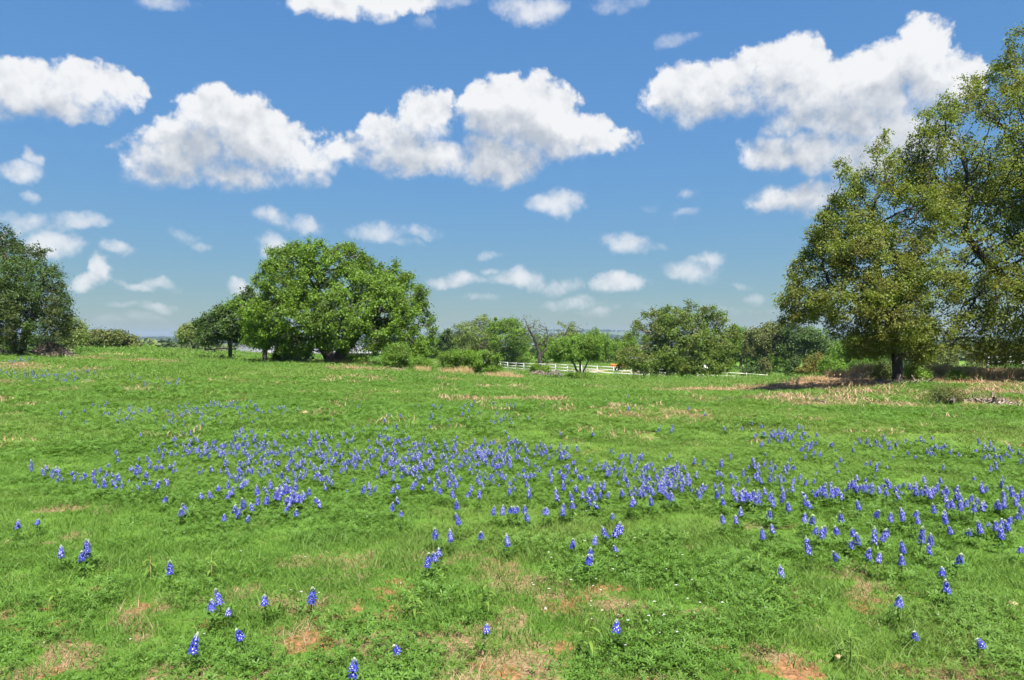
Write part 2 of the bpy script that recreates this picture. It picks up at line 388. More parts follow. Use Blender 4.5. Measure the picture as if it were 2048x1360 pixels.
def cover(xy):
    """dry grass and bare soil amounts at ground points"""
    xy = np.atleast_2d(np.asarray(xy, float))[:, :2]; dry = np.zeros(len(xy)); soil = np.zeros(len(xy))
    wob = np.column_stack([fbm(xy, 3.0, 21, 2) - .5, fbm(xy, 3.0, 22, 2) - .5])
    r = np.hypot(xy[:, 0], xy[:, 1])
    q = xy + wob * np.clip(r * .11, .2, 1.8)[:, None] + np.column_stack([fbm(xy, 11, 23, 2) - .5, fbm(xy, 11, 24, 2) - .5]) * .22
    for (cx, cy), rx, ry, pd, ps in zip(_pc, _prx, _pry, _pp[:, 4], _pp[:, 5]):
        w = np.exp(-(((q[:, 0] - cx) / rx) ** 2 + ((q[:, 1] - cy) / ry) ** 2) * .9)
        dry = np.maximum(dry, w * pd); soil = np.maximum(soil, w * ps)
    # dusty ground under the right-hand oak and on the mound
    for mx, my, sx_, sy_, pd, ps in ((16.5, 29.5, 6.0, 2.2, .75, .95), (18.0, 33.5, 5.5, 2.6, 1.0, .2), (24.5, 33, 8.5, 5.0, 1.0, .1), (12.5, 31, 5.0, 2.4, .95, .25)):
        w = np.exp(-((q[:, 0] - mx) / sx_) ** 2 - ((q[:, 1] - my) / sy_) ** 2)
        dry = np.maximum(dry, np.clip(w * 1.5, 0, 1) * pd); soil = np.maximum(soil, np.clip(w * 1.3, 0, 1) * ps)
    n1 = fbm(xy, .28, 31, 4); n2 = fbm(xy, 1.7, 33, 3)
    dry = np.clip(np.maximum(dry, np.clip((n1 - .60) * 4.0, 0, .55) * np.clip(n2 * 1.6 - .2, 0, 1)), 0, 1)
    near = np.clip((6.5 - r) / 2.0, 0, 1)
    soil = np.maximum(soil, near * np.clip((fbm(xy, 3.6, 36, 3) - .60) * 6, 0, .7)); dry = np.maximum(dry, near * np.clip((fbm(xy, 3.0, 37, 3) - .58) * 6, 0, .7))
    return dry, soil


def grid_ground():
    r = np.concatenate([[.02, .5, 1.0, 1.5, 1.9, 2.25], np.exp(np.linspace(math.log(2.5), math.log(45), 285)), np.exp(np.linspace(math.log(45), math.log(1600), 84))[1:]])
    a = np.concatenate([np.linspace(-.86, .86, 330), np.linspace(.86, 2 * math.pi - .86, 70)[1:-1]])
    R_, A_ = np.meshgrid(r, a, indexing='ij'); xy = np.column_stack([(R_ * np.sin(A_)).ravel(), (R_ * np.cos(A_)).ravel()])
    v = np.column_stack([xy, height(xy)]); na = len(a)
    i = np.arange(len(r) - 1)[:, None] * na; j = np.arange(na)[None]; j2 = (j + 1) % na
    f = np.stack([i + j, i + j2, i + na + j2, i + na + j], -1).reshape(-1, 4)[:, ::-1]
    dry, soil = cover(xy)
    return v, f, dry, soil


m, n, b, out = new_mat('meadow_ground'); M_GROUND = m
geo = n.new('ShaderNodeNewGeometry'); pos = geo.outputs['Position']
g1 = n.mix(n.smooth(n.noise(pos, 1.1, 6, .6), .35, .65), (.055, .120, .014), (.095, .185, .024))
g1 = n.mix(n.smooth(n.noise(pos, .09, 5, .55), .42, .66), g1, (.115, .172, .030))
tan_ = n.mix(n.smooth(n.noise(pos, 45, 8, .75), .3, .7), (.10, .062, .032), (.33, .225, .125))
dirt = n.mix(n.smooth(n.noise(pos, 30, 8, .72), .3, .7), (.11, .055, .03), (.36, .185, .08))
th = n.math('ADD', n.math('MULTIPLY', n.noise(pos, 7, 8, .75), .65), n.math('MULTIPLY', n.noise(pos, 38, 5, .7), .35))
dm = n.smooth(n.math('ADD', attr(n, 'dry'), n.math('MULTIPLY_ADD', th, 1.9, -.95)), .25, .60)
sm = n.smooth(n.math('ADD', attr(n, 'soil'), n.math('MULTIPLY_ADD', th, 2.3, -1.15)), .48, .72)
n.l.new(n.mix(sm, n.mix(dm, g1, tan_), dirt), b.inputs['Base Color']); b.inputs['Roughness'].default_value = .95; b.inputs['Specular IOR Level'].default_value = .1
bp = n.new('ShaderNodeBump'); bp.inputs['Strength'].default_value = .8; bp.inputs['Distance'].default_value = .06
n.l.new(n.noise(pos, 16, 8, .7), bp.inputs['Height']); n.l.new(bp.outputs[0], b.inputs['Normal'])
v, f, dry, soil = grid_ground()
ob('ground', mesh_np('ground', v, f, M_GROUND, True, {'dry': dry, 'soil': soil}), kind='structure')

# pale dirt track behind the white fence
tr_px = [(1090, 101), (1200, 99), (1300, 97), (1400, 95.5), (1500, 95), (1600, 95)]
tv = []
for px, d in tr_px:
    for o_ in (-1.6, .2, 2.0, 3.6):
        q = on_ground(px, d + o_); tv.append(q + (0, 0, .02))
tf = np.array([[i * 4 + j, (i + 1) * 4 + j, (i + 1) * 4 + j + 1, i * 4 + j + 1] for i in range(len(tr_px) - 1) for j in range(3)])
ob('dirt_track', mesh_np('dirt_track', np.array(tv), tf, rough_mat('track_dirt', (.30, .21, .15), (.46, .34, .25), 2)), kind='structure')

# blue hills on the skyline
M_HILL = rough_mat('hill_scrub', (.03, .05, .022), (.075, .095, .045), .012, .95, .0, c3=(.12, .12, .07))
ha = np.linspace(-1.05, 1.05, 420); hr = np.concatenate([np.linspace(1450, 5200, 44), [5600, 6200]])
HR, HA = np.meshgrid(hr, ha, indexing='ij'); hxy = np.column_stack([(HR * np.sin(HA)).ravel(), (HR * np.cos(HA)).ravel()])


def hill_z(xy):
    a, r = polar(xy)
    crest = np.interp(a, [-1.05, -.62, -.50, -.40, -.20, -.10, .0, .06, .12, .2, .3, .4, .6, 1.05], [14, 12, 10, 8, 24, 40, 44, 52, 54, 50, 40, 32, 36, 30])
    t = np.clip((r - 1700) / 2700, 0, 1); t = t * t * (3 - 2 * t)
    z = height(np.column_stack([np.sin(a) * 1500, np.cos(a) * 1500]))
    ridge = 9 * np.exp(-((r - 2300) / 350) ** 2) * (fbm(np.column_stack([a * 6, r * 0]), 1.0, 61, 3) * 1.6 - .3)
    zz = z * (1 - t) + (crest + 1.6) * t + ridge + (fbm(xy, .0022, 62, 4) - .5) * 10 * np.minimum(1, (r - 1450) / 300)
    return zz - np.clip((r - 5200) / 400, 0, 1) * 60 - 1.5 * (r < 1500)


hv = np.column_stack([hxy, hill_z(hxy)]); nh = len(ha)
i = np.arange(len(hr) - 1)[:, None] * nh; j = np.arange(nh - 1)[None]
hf = np.stack([i + j, i + nh + j, i + nh + j + 1, i + j + 1], -1).reshape(-1, 4)
ob('hills', mesh_np('hills', hv, hf, M_HILL, True), kind='structure')

# ------------------------------------------------------------------ geometry-node scatter for what nobody could count
def protos(name, meshes):
    c = bpy.data.collections.new(name)
    for i_, me in enumerate(meshes):
        o = bpy.data.objects.new('%s_%02d' % (name, i_), me); c.objects.link(o)
    return c


def scatter(name, pts, rot, scl, idx, tint, coll, label, cat):
    me = bpy.data.meshes.new(name); me.vertices.add(len(pts)); me.vertices.foreach_set('co', np.asarray(pts, np.float32).ravel())
    for k, a, t, fld in (('rot', rot, 'FLOAT_VECTOR', 'vector'), ('scl', scl, 'FLOAT_VECTOR', 'vector'), ('idx', idx, 'INT', 'value'), ('tint', tint, 'FLOAT', 'value')):
        at = me.attributes.new(k, t, 'POINT'); at.data.foreach_set(fld, np.asarray(a, np.int32 if t == 'INT' else np.float32).ravel())
    o = ob(name, me, label=label, cat=cat, kind='stuff')
    g = bpy.data.node_groups.new(name + '_scatter', 'GeometryNodeTree')
    g.interface.new_socket('Geometry', in_out='INPUT', socket_type='NodeSocketGeometry'); g.interface.new_socket('Geometry', in_out='OUTPUT', socket_type='NodeSocketGeometry')
    N = g.nodes; L = g.links; gi = N.new('NodeGroupInput'); go = N.new('NodeGroupOutput')
    ip = N.new('GeometryNodeInstanceOnPoints'); ci = N.new('GeometryNodeCollectionInfo')
    ci.inputs[0].default_value = coll; ci.inputs[1].default_value = True; ci.inputs[2].default_value = True
    def at_(nm, t):
        a = N.new('GeometryNodeInputNamedAttribute'); a.data_type = t; a.inputs[0].default_value = nm; return a.outputs[0]
    L.new(gi.outputs[0], ip.inputs['Points']); L.new(ci.outputs[0], ip.inputs['Instance']); ip.inputs['Pick Instance'].default_value = True
    L.new(at_('idx', 'INT'), ip.inputs['Instance Index']); L.new(at_('rot', 'FLOAT_VECTOR'), ip.inputs['Rotation']); L.new(at_('scl', 'FLOAT_VECTOR'), ip.inputs['Scale'])
    L.new(ip.outputs[0], go.inputs[0])
    md = o.modifiers.new('scatter', 'NODES'); md.node_group = g
    return o


def blades(nb, R, h0, h1, w, seg, lean, rng, mat, flat=0.0):
    """a patch of grass blades"""
    rad = R * np.sqrt(rng.random(nb)); th = rng.random(nb) * 6.283
    base = np.column_stack([rad * np.cos(th), rad * np.sin(th), np.full(nb, -.015)])
    h = h0 + (h1 - h0) * rng.random(nb) ** 1.3; d = rng.random(nb) * 6.283
    ln = lean * (.25 + rng.random(nb)) * h; di = np.column_stack([np.cos(d), np.sin(d)]); si = np.column_stack([-np.sin(d), np.cos(d)])
    tw = rng.random(nb) * 6.283; si = np.column_stack([np.cos(tw), np.sin(tw)])
    vs_ = []
    for s in range(seg + 1):
        t = s / seg; c = base.copy(); c[:, :2] += di * (ln * t ** 1.8)[:, None]; c[:, 2] += h * (t - .30 * lean * t * t) * (1 - flat)
        ww = w * (1 - t ** 1.6) * (.7 + .6 * rng.random(nb))
        if s < seg:
            for sg in (-1, 1): q = c.copy(); q[:, :2] += si * (sg * ww / 2)[:, None]; vs_.append(q)
        else: vs_.append(c)
    k = 2 * seg + 1; v = np.stack(vs_, 1).reshape(-1, 3); o = np.arange(nb)[:, None] * k
    quads = [o + np.array([[2 * s, 2 * s + 1, 2 * s + 3, 2 * s + 2]]) for s in range(seg - 1)]
    tris = o + np.array([[2 * seg - 2, 2 * seg - 1, 2 * seg]])
    rnd = np.repeat(rng.random(nb), k)
    return mesh_np('blades', v, ([np.concatenate(quads)] if quads else []) + [tris], mat, False, {'rnd': rnd})


def leaf_quads(c, nrm, ax, ln, wd):
    """diamond leaves"""
    sd = np.cross(nrm, ax); sd /= np.linalg.norm(sd, axis=1)[:, None] + 1e-9
    v = np.stack([c - ax * ln[:, None] * .5, c + sd * wd[:, None] * .5 + ax * ln[:, None] * .05, c + ax * ln[:, None] * .5, c - sd * wd[:, None] * .5 + ax * ln[:, None] * .05], 1)
    return v.reshape(-1, 3), np.arange(len(c) * 4).reshape(-1, 4)


def unit(v): return v / (np.linalg.norm(v, axis=1)[:, None] + 1e-9)


def palmate(nl, R, h0, h1, size, rng, mat):
    """bluebonnet-like leaves: five leaflets round each stalk end"""
    C, Nn, A, Ln, Wd, rr = [], [], [], [], [], []
    rad = R * np.sqrt(rng.random(nl)); th = rng.random(nl) * 6.283; hh = h0 + (h1 - h0) * rng.random(nl) * (1 - .5 * (rad / R) ** 2)
    for k in range(nl):
        c = np.array([rad[k] * math.cos(th[k]), rad[k] * math.sin(th[k]), hh[k]]); up = unit(np.array([[rng.normal() * .35, rng.normal() * .35, 1]]))[0]
        u = unit(np.cross(up, [[1, .2, .1]]))[0]; w = np.cross(up, u); ph = rng.random() * 6; s = size * (.6 + .7 * rng.random()); r0 = rng.random()
        for q in range(5):
            a = ph + q * 1.2566; dr = unit((math.cos(a) * u + math.sin(a) * w + .25 * up)[None])[0]
            C.append(c + dr * s * .5); A.append(dr); Nn.append(np.cross(dr, np.cross(up, dr))); Ln.append(s); Wd.append(s * .30); rr.append(r0)
    v, f = leaf_quads(np.array(C), np.array(Nn), np.array(A), np.array(Ln), np.array(Wd))
    return mesh_np('leaves', v, f, mat, False, {'rnd': np.repeat(rr, 4)})


# ------------------------------------------------------------------ trees
def sample_lobes(lobes, n, rng, seed, gap=.35, gscale=1.1):
    c = np.array([l[0] for l in lobes]); r = np.array([l[1] for l in lobes]); vol = r.prod(1); out_ = []; got = 0
    for _ in range(12):
        vol = vol ** .8; k = rng.choice(len(lobes), n * 2, p=vol / vol.sum()); u = unit(rng.normal(size=(n * 2, 3))); rr = rng.random(n * 2) ** .28
        p = c[k] + u * rr[:, None] * r[k]
        keep = fbm(p, gscale, seed, 2) > gap
        p = p[keep]; out_.append(p); got += len(p)
        if got >= n: break
    return np.concatenate(out_)[:n]


def grow(att, pos, par, step, dk, iters, rng, bias=(0, 0, 0)):
    """space colonisation: branches grow towards the points of the crown"""
    pos = [np.array(p, float) for p in pos]; par = list(par)
    P0 = np.array(pos); dist = np.full(len(att), 1e9); near = np.zeros(len(att), int); alive = np.ones(len(att), bool); org = att.mean(0)
    def upd(newp, off):
        for s in range(0, len(newp), 400):
            ai = np.where(alive)[0]
            if not len(ai): return
            A_ = (att[ai] - org).astype(np.float32); B_ = (newp[s:s + 400] - org).astype(np.float32)
            d = (A_ ** 2).sum(1)[:, None] + (B_ ** 2).sum(1)[None] - 2 * A_ @ B_.T; k = d.argmin(1); dm_ = np.sqrt(np.maximum(d[np.arange(len(ai)), k], 0))
            b_ = dm_ < dist[ai]; dist[ai[b_]] = dm_[b_]; near[ai[b_]] = off + s + k[b_]
    upd(P0, 0); allp = P0
    for it in range(iters):
        alive &= dist > dk
        ix = np.where(alive)[0]
        if len(ix) == 0: break
        nodes, inv = np.unique(near[ix], return_inverse=True)
        dirs = np.zeros((len(nodes), 3)); np.add.at(dirs, inv, unit(att[ix] - allp[near[ix]]))
        dirs = unit(unit(dirs) + rng.normal(size=dirs.shape) * .22 + np.array(bias))
        newp = allp[nodes] + dirs * step
        off = len(allp); allp = np.concatenate([allp, newp]); par.extend(nodes.tolist()); o_d = dist.copy(); upd(newp, off)
        if (o_d - dist).max() < 1e-4: break
    return allp, np.array(par)


def skeleton_mesh(pos, par, r0, pw_, rmin_root, thr):
    n_ = len(pos); kids = [[] for _ in range(n_)]; rad = np.zeros(n_)
    for i_ in range(n_):
        if par[i_] >= 0: kids[par[i_]].append(i_)
    depth = np.zeros(n_, int)
    for i_ in range(n_ - 1, -1, -1):                   # children always come after parents
        if kids[i_]: rad[i_] = sum(rad[k] ** pw_ for k in kids[i_]) ** (1 / pw_); depth[i_] = 1 + max(depth[k] for k in kids[i_])
        else: rad[i_] = r0
    root_r = max(rad[i_] for i_ in range(n_) if par[i_] < 0); rad = np.where(rad > r0 * 1.01, r0 + (rad - r0) * (rmin_root - r0) / max(root_r - r0, r0), r0)
    thick, thin = [], []
    starts = [(i_, -1) for i_ in range(n_) if par[i_] < 0]
    while starts:
        s, p = starts.pop(); path = ([p] if p >= 0 else []) + [s]; c = s
        while kids[c]:
            ks = sorted(kids[c], key=lambda k: -rad[k]); starts.extend((k, c) for k in ks[1:]); c = ks[0]; path.append(c)
        if len(path) < 2: continue
        rr = rad[path].copy()
        if p >= 0: rr[0] = min(rr[0], rr[1] * 1.15)
        rr[-1] *= .35
        k = 9 if rr[0] > .10 else 5 if rr[0] > .03 else 3
        (thick if rr[0] > thr else thin).append(tube(pos[path], rr, k))
    return thick, thin, rad, depth


def tree(name, label, cat, d, trunks, lobes, leafmat, natt=1500, step=.35, leaves=20000, lsize=(.14, .08), trunk_r=.3, seed=1, bark=None,
         spread=.22, gap=.35, depth_r=None, twig=.008, droop=0.0, thr=.09, group=None, tintscale=.8, tint_amt=.5, up=.7, bushy=4, lean=0.0, gscale=1.1):
    """trunks: polylines in photo pixels (px, py, offset in depth); lobes: (px, py, rx, ry[, depth offset, depth radius])"""
    rng = np.random.default_rng(seed); bark = bark or BARK; k = d / F
    base = on_ground(trunks[0][0][0], d + trunks[0][0][2], .12); ref = trunks[0][0][1]
    wx = max(l[0] + l[2] for l in lobes) - min(l[0] - l[2] for l in lobes)
    L3 = []
    for l in lobes:
        rx, ry = l[2] * k, l[3] * k
        do = l[4] if len(l) > 4 else rng.uniform(-1, 1) * .20 * wx * k
        rd = l[5] if len(l) > 5 else (depth_r or (rx + ry) * .55)
        c = P(l[0], l[1], d); c[0] *= (d + do) / d; c[2] = CAMH + (c[2] - CAMH) * (d + do) / d; c[1] = d + do
        L3.append((c, np.array([rx, rd, ry])))
    sprays = []                                         # ragged sprays round the outline
    for c_, r_ in L3:
        for _ in range(4):
            u_ = unit(rng.normal(size=(1, 3)))[0]; q_ = rng.uniform(.18, .34); sprays.append((c_ + u_ * r_ * rng.uniform(.92, 1.15), r_ * q_ * rng.uniform(.7, 1.3, 3)))
    L3s = L3 + sprays; att = sample_lobes(L3s, natt, rng, seed, gap, gscale)
    pos, par = [], []
    for ti, tl in enumerate(trunks):
        pts = []
        for px, py, o_ in tl:
            q = P(px, py, d + o_); pts.append(q)
        pts = np.array(pts); fork = tl[0][1] < ref - 5
        if not fork: pts[0] = on_ground(tl[0][0], d + tl[0][2], .12)
        seg = []
        for a, b_ in zip(pts[:-1], pts[1:]):
            m_ = max(2, int(np.linalg.norm(b_ - a) / (step * .8))); seg.extend(a + (b_ - a) * t for t in np.arange(m_) / m_)
        seg.append(pts[-1]); seg = np.array(seg); seg[1:] += rng.normal(size=(len(seg) - 1, 3)) * step * .06
        o0 = len(pos)
        for q_i, q in enumerate(seg): 
            if q_i == 0 and fork: join = int(np.linalg.norm(np.array(pos) - q, axis=1).argmin()); pos.append(q); par.append(join); continue
            pos.append(q); par.append(-1 if q_i == 0 else o0 + q_i - 1)
    ap, pr = grow(att, pos, par, step, step * 1.15, 60, rng, (0, 0, -.04 if droop else .02))
    thick, thin, rad, dep = skeleton_mesh(ap, pr, twig, 2.25, trunk_r, thr)
    root = ob(name, None, loc=base, label=label, cat=cat, group=group); off = np.array(base)
    if thick:
        v_, f_ = merge(thick)
        ob('trunk', mesh_np('trunk', v_ - off, f_, bark, True), root)
    if thin:
        v_, f_ = merge(thin); ob('branches', mesh_np('branches', v_ - off, f_, bark, True), root)
    if leaves:
        tips = np.where(dep < bushy)[0]; tips = tips[tips >= len(pos)] if len(tips[tips >= len(pos)]) else tips
        kk = rng.choice(tips, leaves); sp = spread * (.5 + rng.random(leaves))
        c = ap[kk] + rng.normal(size=(leaves, 3)) * sp[:, None] * np.array([1, 1, .75])
        c[:, 2] -= droop * rng.random(leaves) * spread * 2.5
        lowest = np.where(c[:, 2] < base[2] + 1.6)[0]; ok = np.ones(leaves, bool)
        if len(lowest): ok[lowest] = c[lowest, 2] > height(c[lowest, :2]) + .05
        c = c[ok]; leaves = len(c)
        cen = np.array([l[0] for l in L3]).mean(0)
        nr = unit(rng.normal(size=(leaves, 3)) * .8 + np.array([0, 0, up * .55]) + unit(c - cen) * .55)
        ax = unit(np.cross(nr, rng.normal(size=(leaves, 3))))
        s = .6 + .8 * rng.random(leaves)
        v_, f_ = leaf_quads(c, nr, ax, lsize[0] * s, lsize[1] * s)
        rnd = np.clip(rng.random(leaves) * .75 + (fbm(c, 1.6, seed + 5, 2) - .37), 0, 1)
        tint = np.clip((fbm(c, tintscale, seed + 9, 3) - .5) * 3.5 + .2 + rng.normal(size=leaves) * .15, 0, 1) * tint_amt
        ob('crown', mesh_np('crown', v_ - off, f_, leafmat, False, {'rnd': np.repeat(rnd, 4), 'tint': np.repeat(tint, 4)}), root)
    return root


# --- the big bright oak left of the middle, with its twin leaning trunks
tree('live_oak', 'broad bright green oak with two thick leaning trunks, left of the middle of the meadow', 'tree', 55,
     [[(664,726,0),(656,708,.2),(645,690,.6),(636,665,.8),(640,630,.6),(632,590,.3)], [(674,726,-.3),(681,708,-.5),(694,688,-.8),(716,662,-1),(740,640,-1.2)]],
     [(627,515,48,42),(578,522,52,38),(690,518,46,38),(555,560,52,42),(650,565,85,55),(735,560,55,45),(540,620,55,50),(618,630,75,55,-3.5,2.5),(700,635,75,55,-3.5,2.5),
      (765,600,50,56),(790,560,42,34),(740,540,42,36),(640,600,80,50,-3,2.4),(740,640,62,52,-3,2.2),(792,625,56,55),(825,605,40,46),(842,650,32,46),(522,660,34,30),(775,665,55,32,-2,2.2),(600,680,45,22,-3,1.8),(700,690,60,16,-3.5,1.8),(560,672,40,22,-2.5,2),(835,690,26,20),(590,692,46,14,-2,1.8),(745,690,50,16,-3,1.8),(800,692,44,18,-1,1.8),(520,684,28,14)],
     L_OAK, 5400, .30, 130000, (.16, .085), .46, 11, spread=.18, gap=.42, droop=.7, twig=.011, gscale=.62, tint_amt=.7, bushy=3)
# --- right-hand oaks: the slim-trunked one and the large one that runs out of the frame
tree('live_oak', 'tall olive green oak on a slim dark trunk standing in bare soil at the right', 'tree', 27,
     [[(1795,772,0),(1795,735,0),(1792,700,0),(1780,655,.2),(1765,600,.3),(1752,520,.4),(1748,440,.3)], [(1793,705,0),(1750,640,-.6),(1700,590,-.9),(1660,570,-.7)]],
     [(1835,300,50,50,1.5,1.3),(1860,360,55,60,1.5,1.3),(1720,312,11,24),(1770,275,11,22),(1690,350,12,20),(1650,430,22,12),(1622,505,26,11),(1586,575,28,9),(1566,632,26,9),(1575,605,26,14),(1590,640,34,16),(1600,540,30,22),(1650,470,34,34),(1605,600,48,30),(1640,560,60,45),(1630,645,50,35),(1690,500,75,60),(1720,420,70,55),(1755,350,55,60),(1700,590,90,60,-1.2,1.3),(1770,520,100,80,-1,1.6),
      (1700,660,80,40,-.6,1.1),(1790,620,90,60,-1.2,1.3),(1760,682,70,22,0,1.2),(1850,660,60,40,.5,1.2),(1820,440,80,90,.5,1.6),(1800,350,50,50),(1850,560,70,70,-.5,1.5),(1740,330,24,40),(1840,704,50,20,.4,.9),(1720,700,60,16,.2,.9),(1860,702,56,16,.3,.9),(1680,690,50,22,.3,.8)],
     L_OLIVE, 6800, .155, 112000, (.085, .048), .19, 23, spread=.105, gap=.49, droop=.6, twig=.008, thr=.045, gscale=.7, tint_amt=.75, bark=BLACKBARK, tintscale=1.6)
tree('live_oak', 'huge yellowish green oak cut off by the right edge, its low branches hanging down', 'tree', 30.0,
     [[(2150,790,0),(2140,720,0),(2110,640,0),(2090,540,0),(2080,420,.2),(2060,300,.2)], [(2120,660,0),(2040,590,-.8),(1980,530,-1.2),(1930,470,-1.2)], [(2130,660,0),(2220,560,.6),(2290,480,.8)]],
     [(1835,225,12,30),(1880,190,11,26),(1932,150,12,32),(1985,108,12,36),(2030,82,13,44),(1900,215,14,20),(1960,160,14,22),(2075,90,16,40),(1830,300,50,50),(1880,370,70,60,-.5,1.3),(1900,520,90,80,-1.6,1.3),(2030,480,80,80,-2.2,1.2),(2010,640,70,50,-2,1),(1870,265,48,52),(1930,240,50,60),(1990,185,48,60),(2035,135,34,58),(1900,340,75,60),(1960,330,90,80),(1880,440,80,75,-.8,1.3),(1960,450,110,90,-1.5,1.6),(2040,280,80,110),
      (2060,420,120,110,-1.2,1.8),(1930,570,95,80,-1.5,1.4),(2040,580,110,100,-1.8,1.7),(1970,660,80,50,-1.2,1.2),(2060,680,90,45,-1,1.3),(1900,640,50,50,-.6,1),(2110,220,90,120),(2180,330,120,140),(2200,500,130,120),(2190,640,110,60),(2320,480,120,130),(2280,620,90,60),(2000,705,45,22,-1,.8),(1915,694,55,24,-1,.9),(2040,702,64,22,-1,.9),(1975,698,60,20,-1.3,.9),(2090,700,60,24,-1,.9),(1870,680,40,24,-.6,.9)],
     L_OLIVE, 10500, .20, 150000, (.10, .058), .34, 31, spread=.125, gap=.49, droop=.6, twig=.009, thr=.06, gscale=.6, bark=BLACKBARK, tint_amt=.65, tintscale=1.5)
# --- dark cedar at the left edge
tree('cedar_tree', 'large dark green cedar at the left edge of the meadow', 'tree', 46,
     [[(28,712,0),(26,680,0),(20,620,0),(12,540,0),(6,480,0)], [(40,712,.2),(52,670,.1),(70,620,0),(80,570,0)], [(10,712,0),(-20,660,0),(-60,600,0)]],
     [(10,485,36,34),(45,520,40,36),(78,560,42,38),(104,600,36,38),(112,640,34,34),(20,570,60,60,-1.5,1.6),(60,620,62,50,-2,1.6),(90,668,48,20,-1.5,1.3),(20,660,60,32,-1.8,1.5),(-30,540,60,70),(-70,600,80,80),(-60,660,70,34),(-50,500,40,40),(-110,640,60,50)],
     L_CEDAR, 4600, .24, 85000, (.15, .055), .24, 41, spread=.16, gap=.40, twig=.008, gscale=1.0, tint_amt=.6, up=.5)
# --- the smaller trees left of the oak
tree('oak_tree', 'dark green round tree on a short trunk, left of the bright oak', 'tree', 60,
     [[(461,722,0),(461,700,0),(458,680,0),(452,655,0)]],
     [(428,655,34,28),(470,640,36,36),(500,625,30,36),(412,672,22,20),(480,670,36,18),(445,632,24,20)], L_DARK, 1500, .28, 26000, (.17, .10), .17, 51, spread=.20, gap=.42, twig=.009, gscale=.9)
tree('oak_tree', 'green tree on a straight dark trunk under the left side of the bright oak', 'tree', 57,
     [[(530,725,0),(530,705,0),(532,688,0),(528,660,0)]],
     [(512,650,28,34),(540,660,36,26),(520,676,26,16),(556,676,24,16)], L_OAK, 800, .28, 14000, (.15, .09), .19, 52, spread=.20, gap=.40, droop=.4, gscale=.9)
tree('small_tree', 'small pale green tree on the crest left of the dark round tree', 'tree', 92,
     [[(388,704,0),(386,692,0),(378,678,0)], [(388,697,0),(391,684,0),(396,670,0)]],
     [(370,668,15,13),(384,658,17,13),(396,666,14,14),(364,680,9,9)], L_PALE, 500, .32, 5500, (.24, .15), .16, 53, spread=.26, gap=.40)
tree('dead_tree', 'bare grey dead tree standing among the trunks of the bright oak', 'tree', 62,
     [[(597,724,0),(594,705,0),(597,685,0),(603,668,0)]],
     [(600,680,18,22),(585,672,14,18),(612,692,10,16)], L_SCRUB, 420, .26, 400, (.12, .06), .15, 54, bark=DEADWOOD, thr=.06)
tree('small_tree', 'slender pale tree on a thin trunk just right of the left-edge cedar', 'tree', 58,
     [[(146,713,0),(145,690,0),(144,668,0)]], [(146,658,22,20),(136,678,14,14),(160,672,15,16)], L_PALE, 420, .26, 4200, (.16, .09), .09, 55, spread=.22, gap=.45, thr=.05)
for lab, px, lb, sd in (('olive scrub oak behind the slender pale tree at the left', 190, [(185,684,26,18),(208,676,18,16),(168,690,14,12)], 56),
                        ('round olive scrub oak at the right end of the left thicket', 240, [(238,678,24,20),(222,690,20,14),(258,686,18,16),(270,694,9,8)], 57)):
    tree('scrub_oak', lab, 'tree', 84, [[(px,702,0),(px,690,0),(px + 2,680,0)]], lb, L_SCRUB, 800, .32, 9000, (.22, .13), .18, sd, spread=.24, gap=.40, group='scrub oaks of the left thicket')

# --- trees beyond the fence and right of the middle
tree('cedar_tree', 'narrow dark cedar between the bright oak and the bare-limbed trees', 'tree', 125,
     [[(894,712,0),(894,690,0),(894,668,0)]], [(894,672,11,13),(894,688,17,14),(893,700,17,9)], L_DARK, 500, .35, 6000, (.28, .16), .18, 61, spread=.25, gap=.3)
tree('mesquite_tree', 'thin-leaved mesquite with pale tips right of the narrow dark cedar', 'tree', 122,
     [[(972,715,0),(968,700,0),(952,684,0),(938,676,0)], [(970,706,0),(974,690,0),(972,672,0)]],
     [(936,662,26,18),(920,676,18,14),(965,652,22,18),(950,672,28,18),(985,665,14,20)], L_PALE, 1300, .38, 8000, (.26, .14), .22, 62, spread=.30, gap=.45, thr=.08)
mq = tree('mesquite_tree', 'leaning mesquite with dark forked trunk and a mistletoe ball on top', 'tree', 116,
     [[(992,716,0),(993,705,0),(990,690,0),(984,675,0)], [(993,708,0),(1004,700,0),(1018,696,0),(1030,688,0)]],
     [(994,660,20,18),(1020,655,26,18),(1036,672,20,20),(1008,680,30,14),(1048,690,14,16)], L_OAK, 1400, .38, 10500, (.25, .14), .24, 63, spread=.32, gap=.45, thr=.08)
rg = np.random.default_rng(3); c = unit(rg.normal(size=(500, 3))) * (.33 * rg.random(500) ** .3)[:, None]
v, f = leaf_quads(c, unit(rg.normal(size=(500, 3))), unit(rg.normal(size=(500, 3))), np.full(500, .16), np.full(500, .09))
ob('mistletoe', mesh_np('mistletoe', v, f, L_OAK, False, {'rnd': np.repeat(rg.random(500), 4), 'tint': np.zeros(2000)}), mq, Vector(P(991, 638, 116)) - mq.location)
tree('dead_tree', 'dark half-dead tree with bare crooked limbs reaching above the fence', 'tree', 108,
     [[(1081,724,0),(1078,705,0),(1072,690,0),(1068,676,0),(1058,660,0),(1052,645,0),(1046,630,0)], [(1080,714,0),(1090,700,0),(1108,690,0),(1124,678,0),(1134,662,0),(1141,645,0)], [(1072,690,0),(1086,688,0),(1096,672,0),(1092,655,0)]],
     [(1062,668,16,20),(1086,672,20,18),(1050,645,8,14),(1118,672,18,14),(1138,652,5,9),(1072,650,14,10),(1100,690,22,12),(1160,662,10,8)], L_SCRUB, 520, .34, 1500, (.20, .10), .30, 64, spread=.26, gap=.42, thr=.07, bushy=2, bark=BLACKBARK, twig=.018)
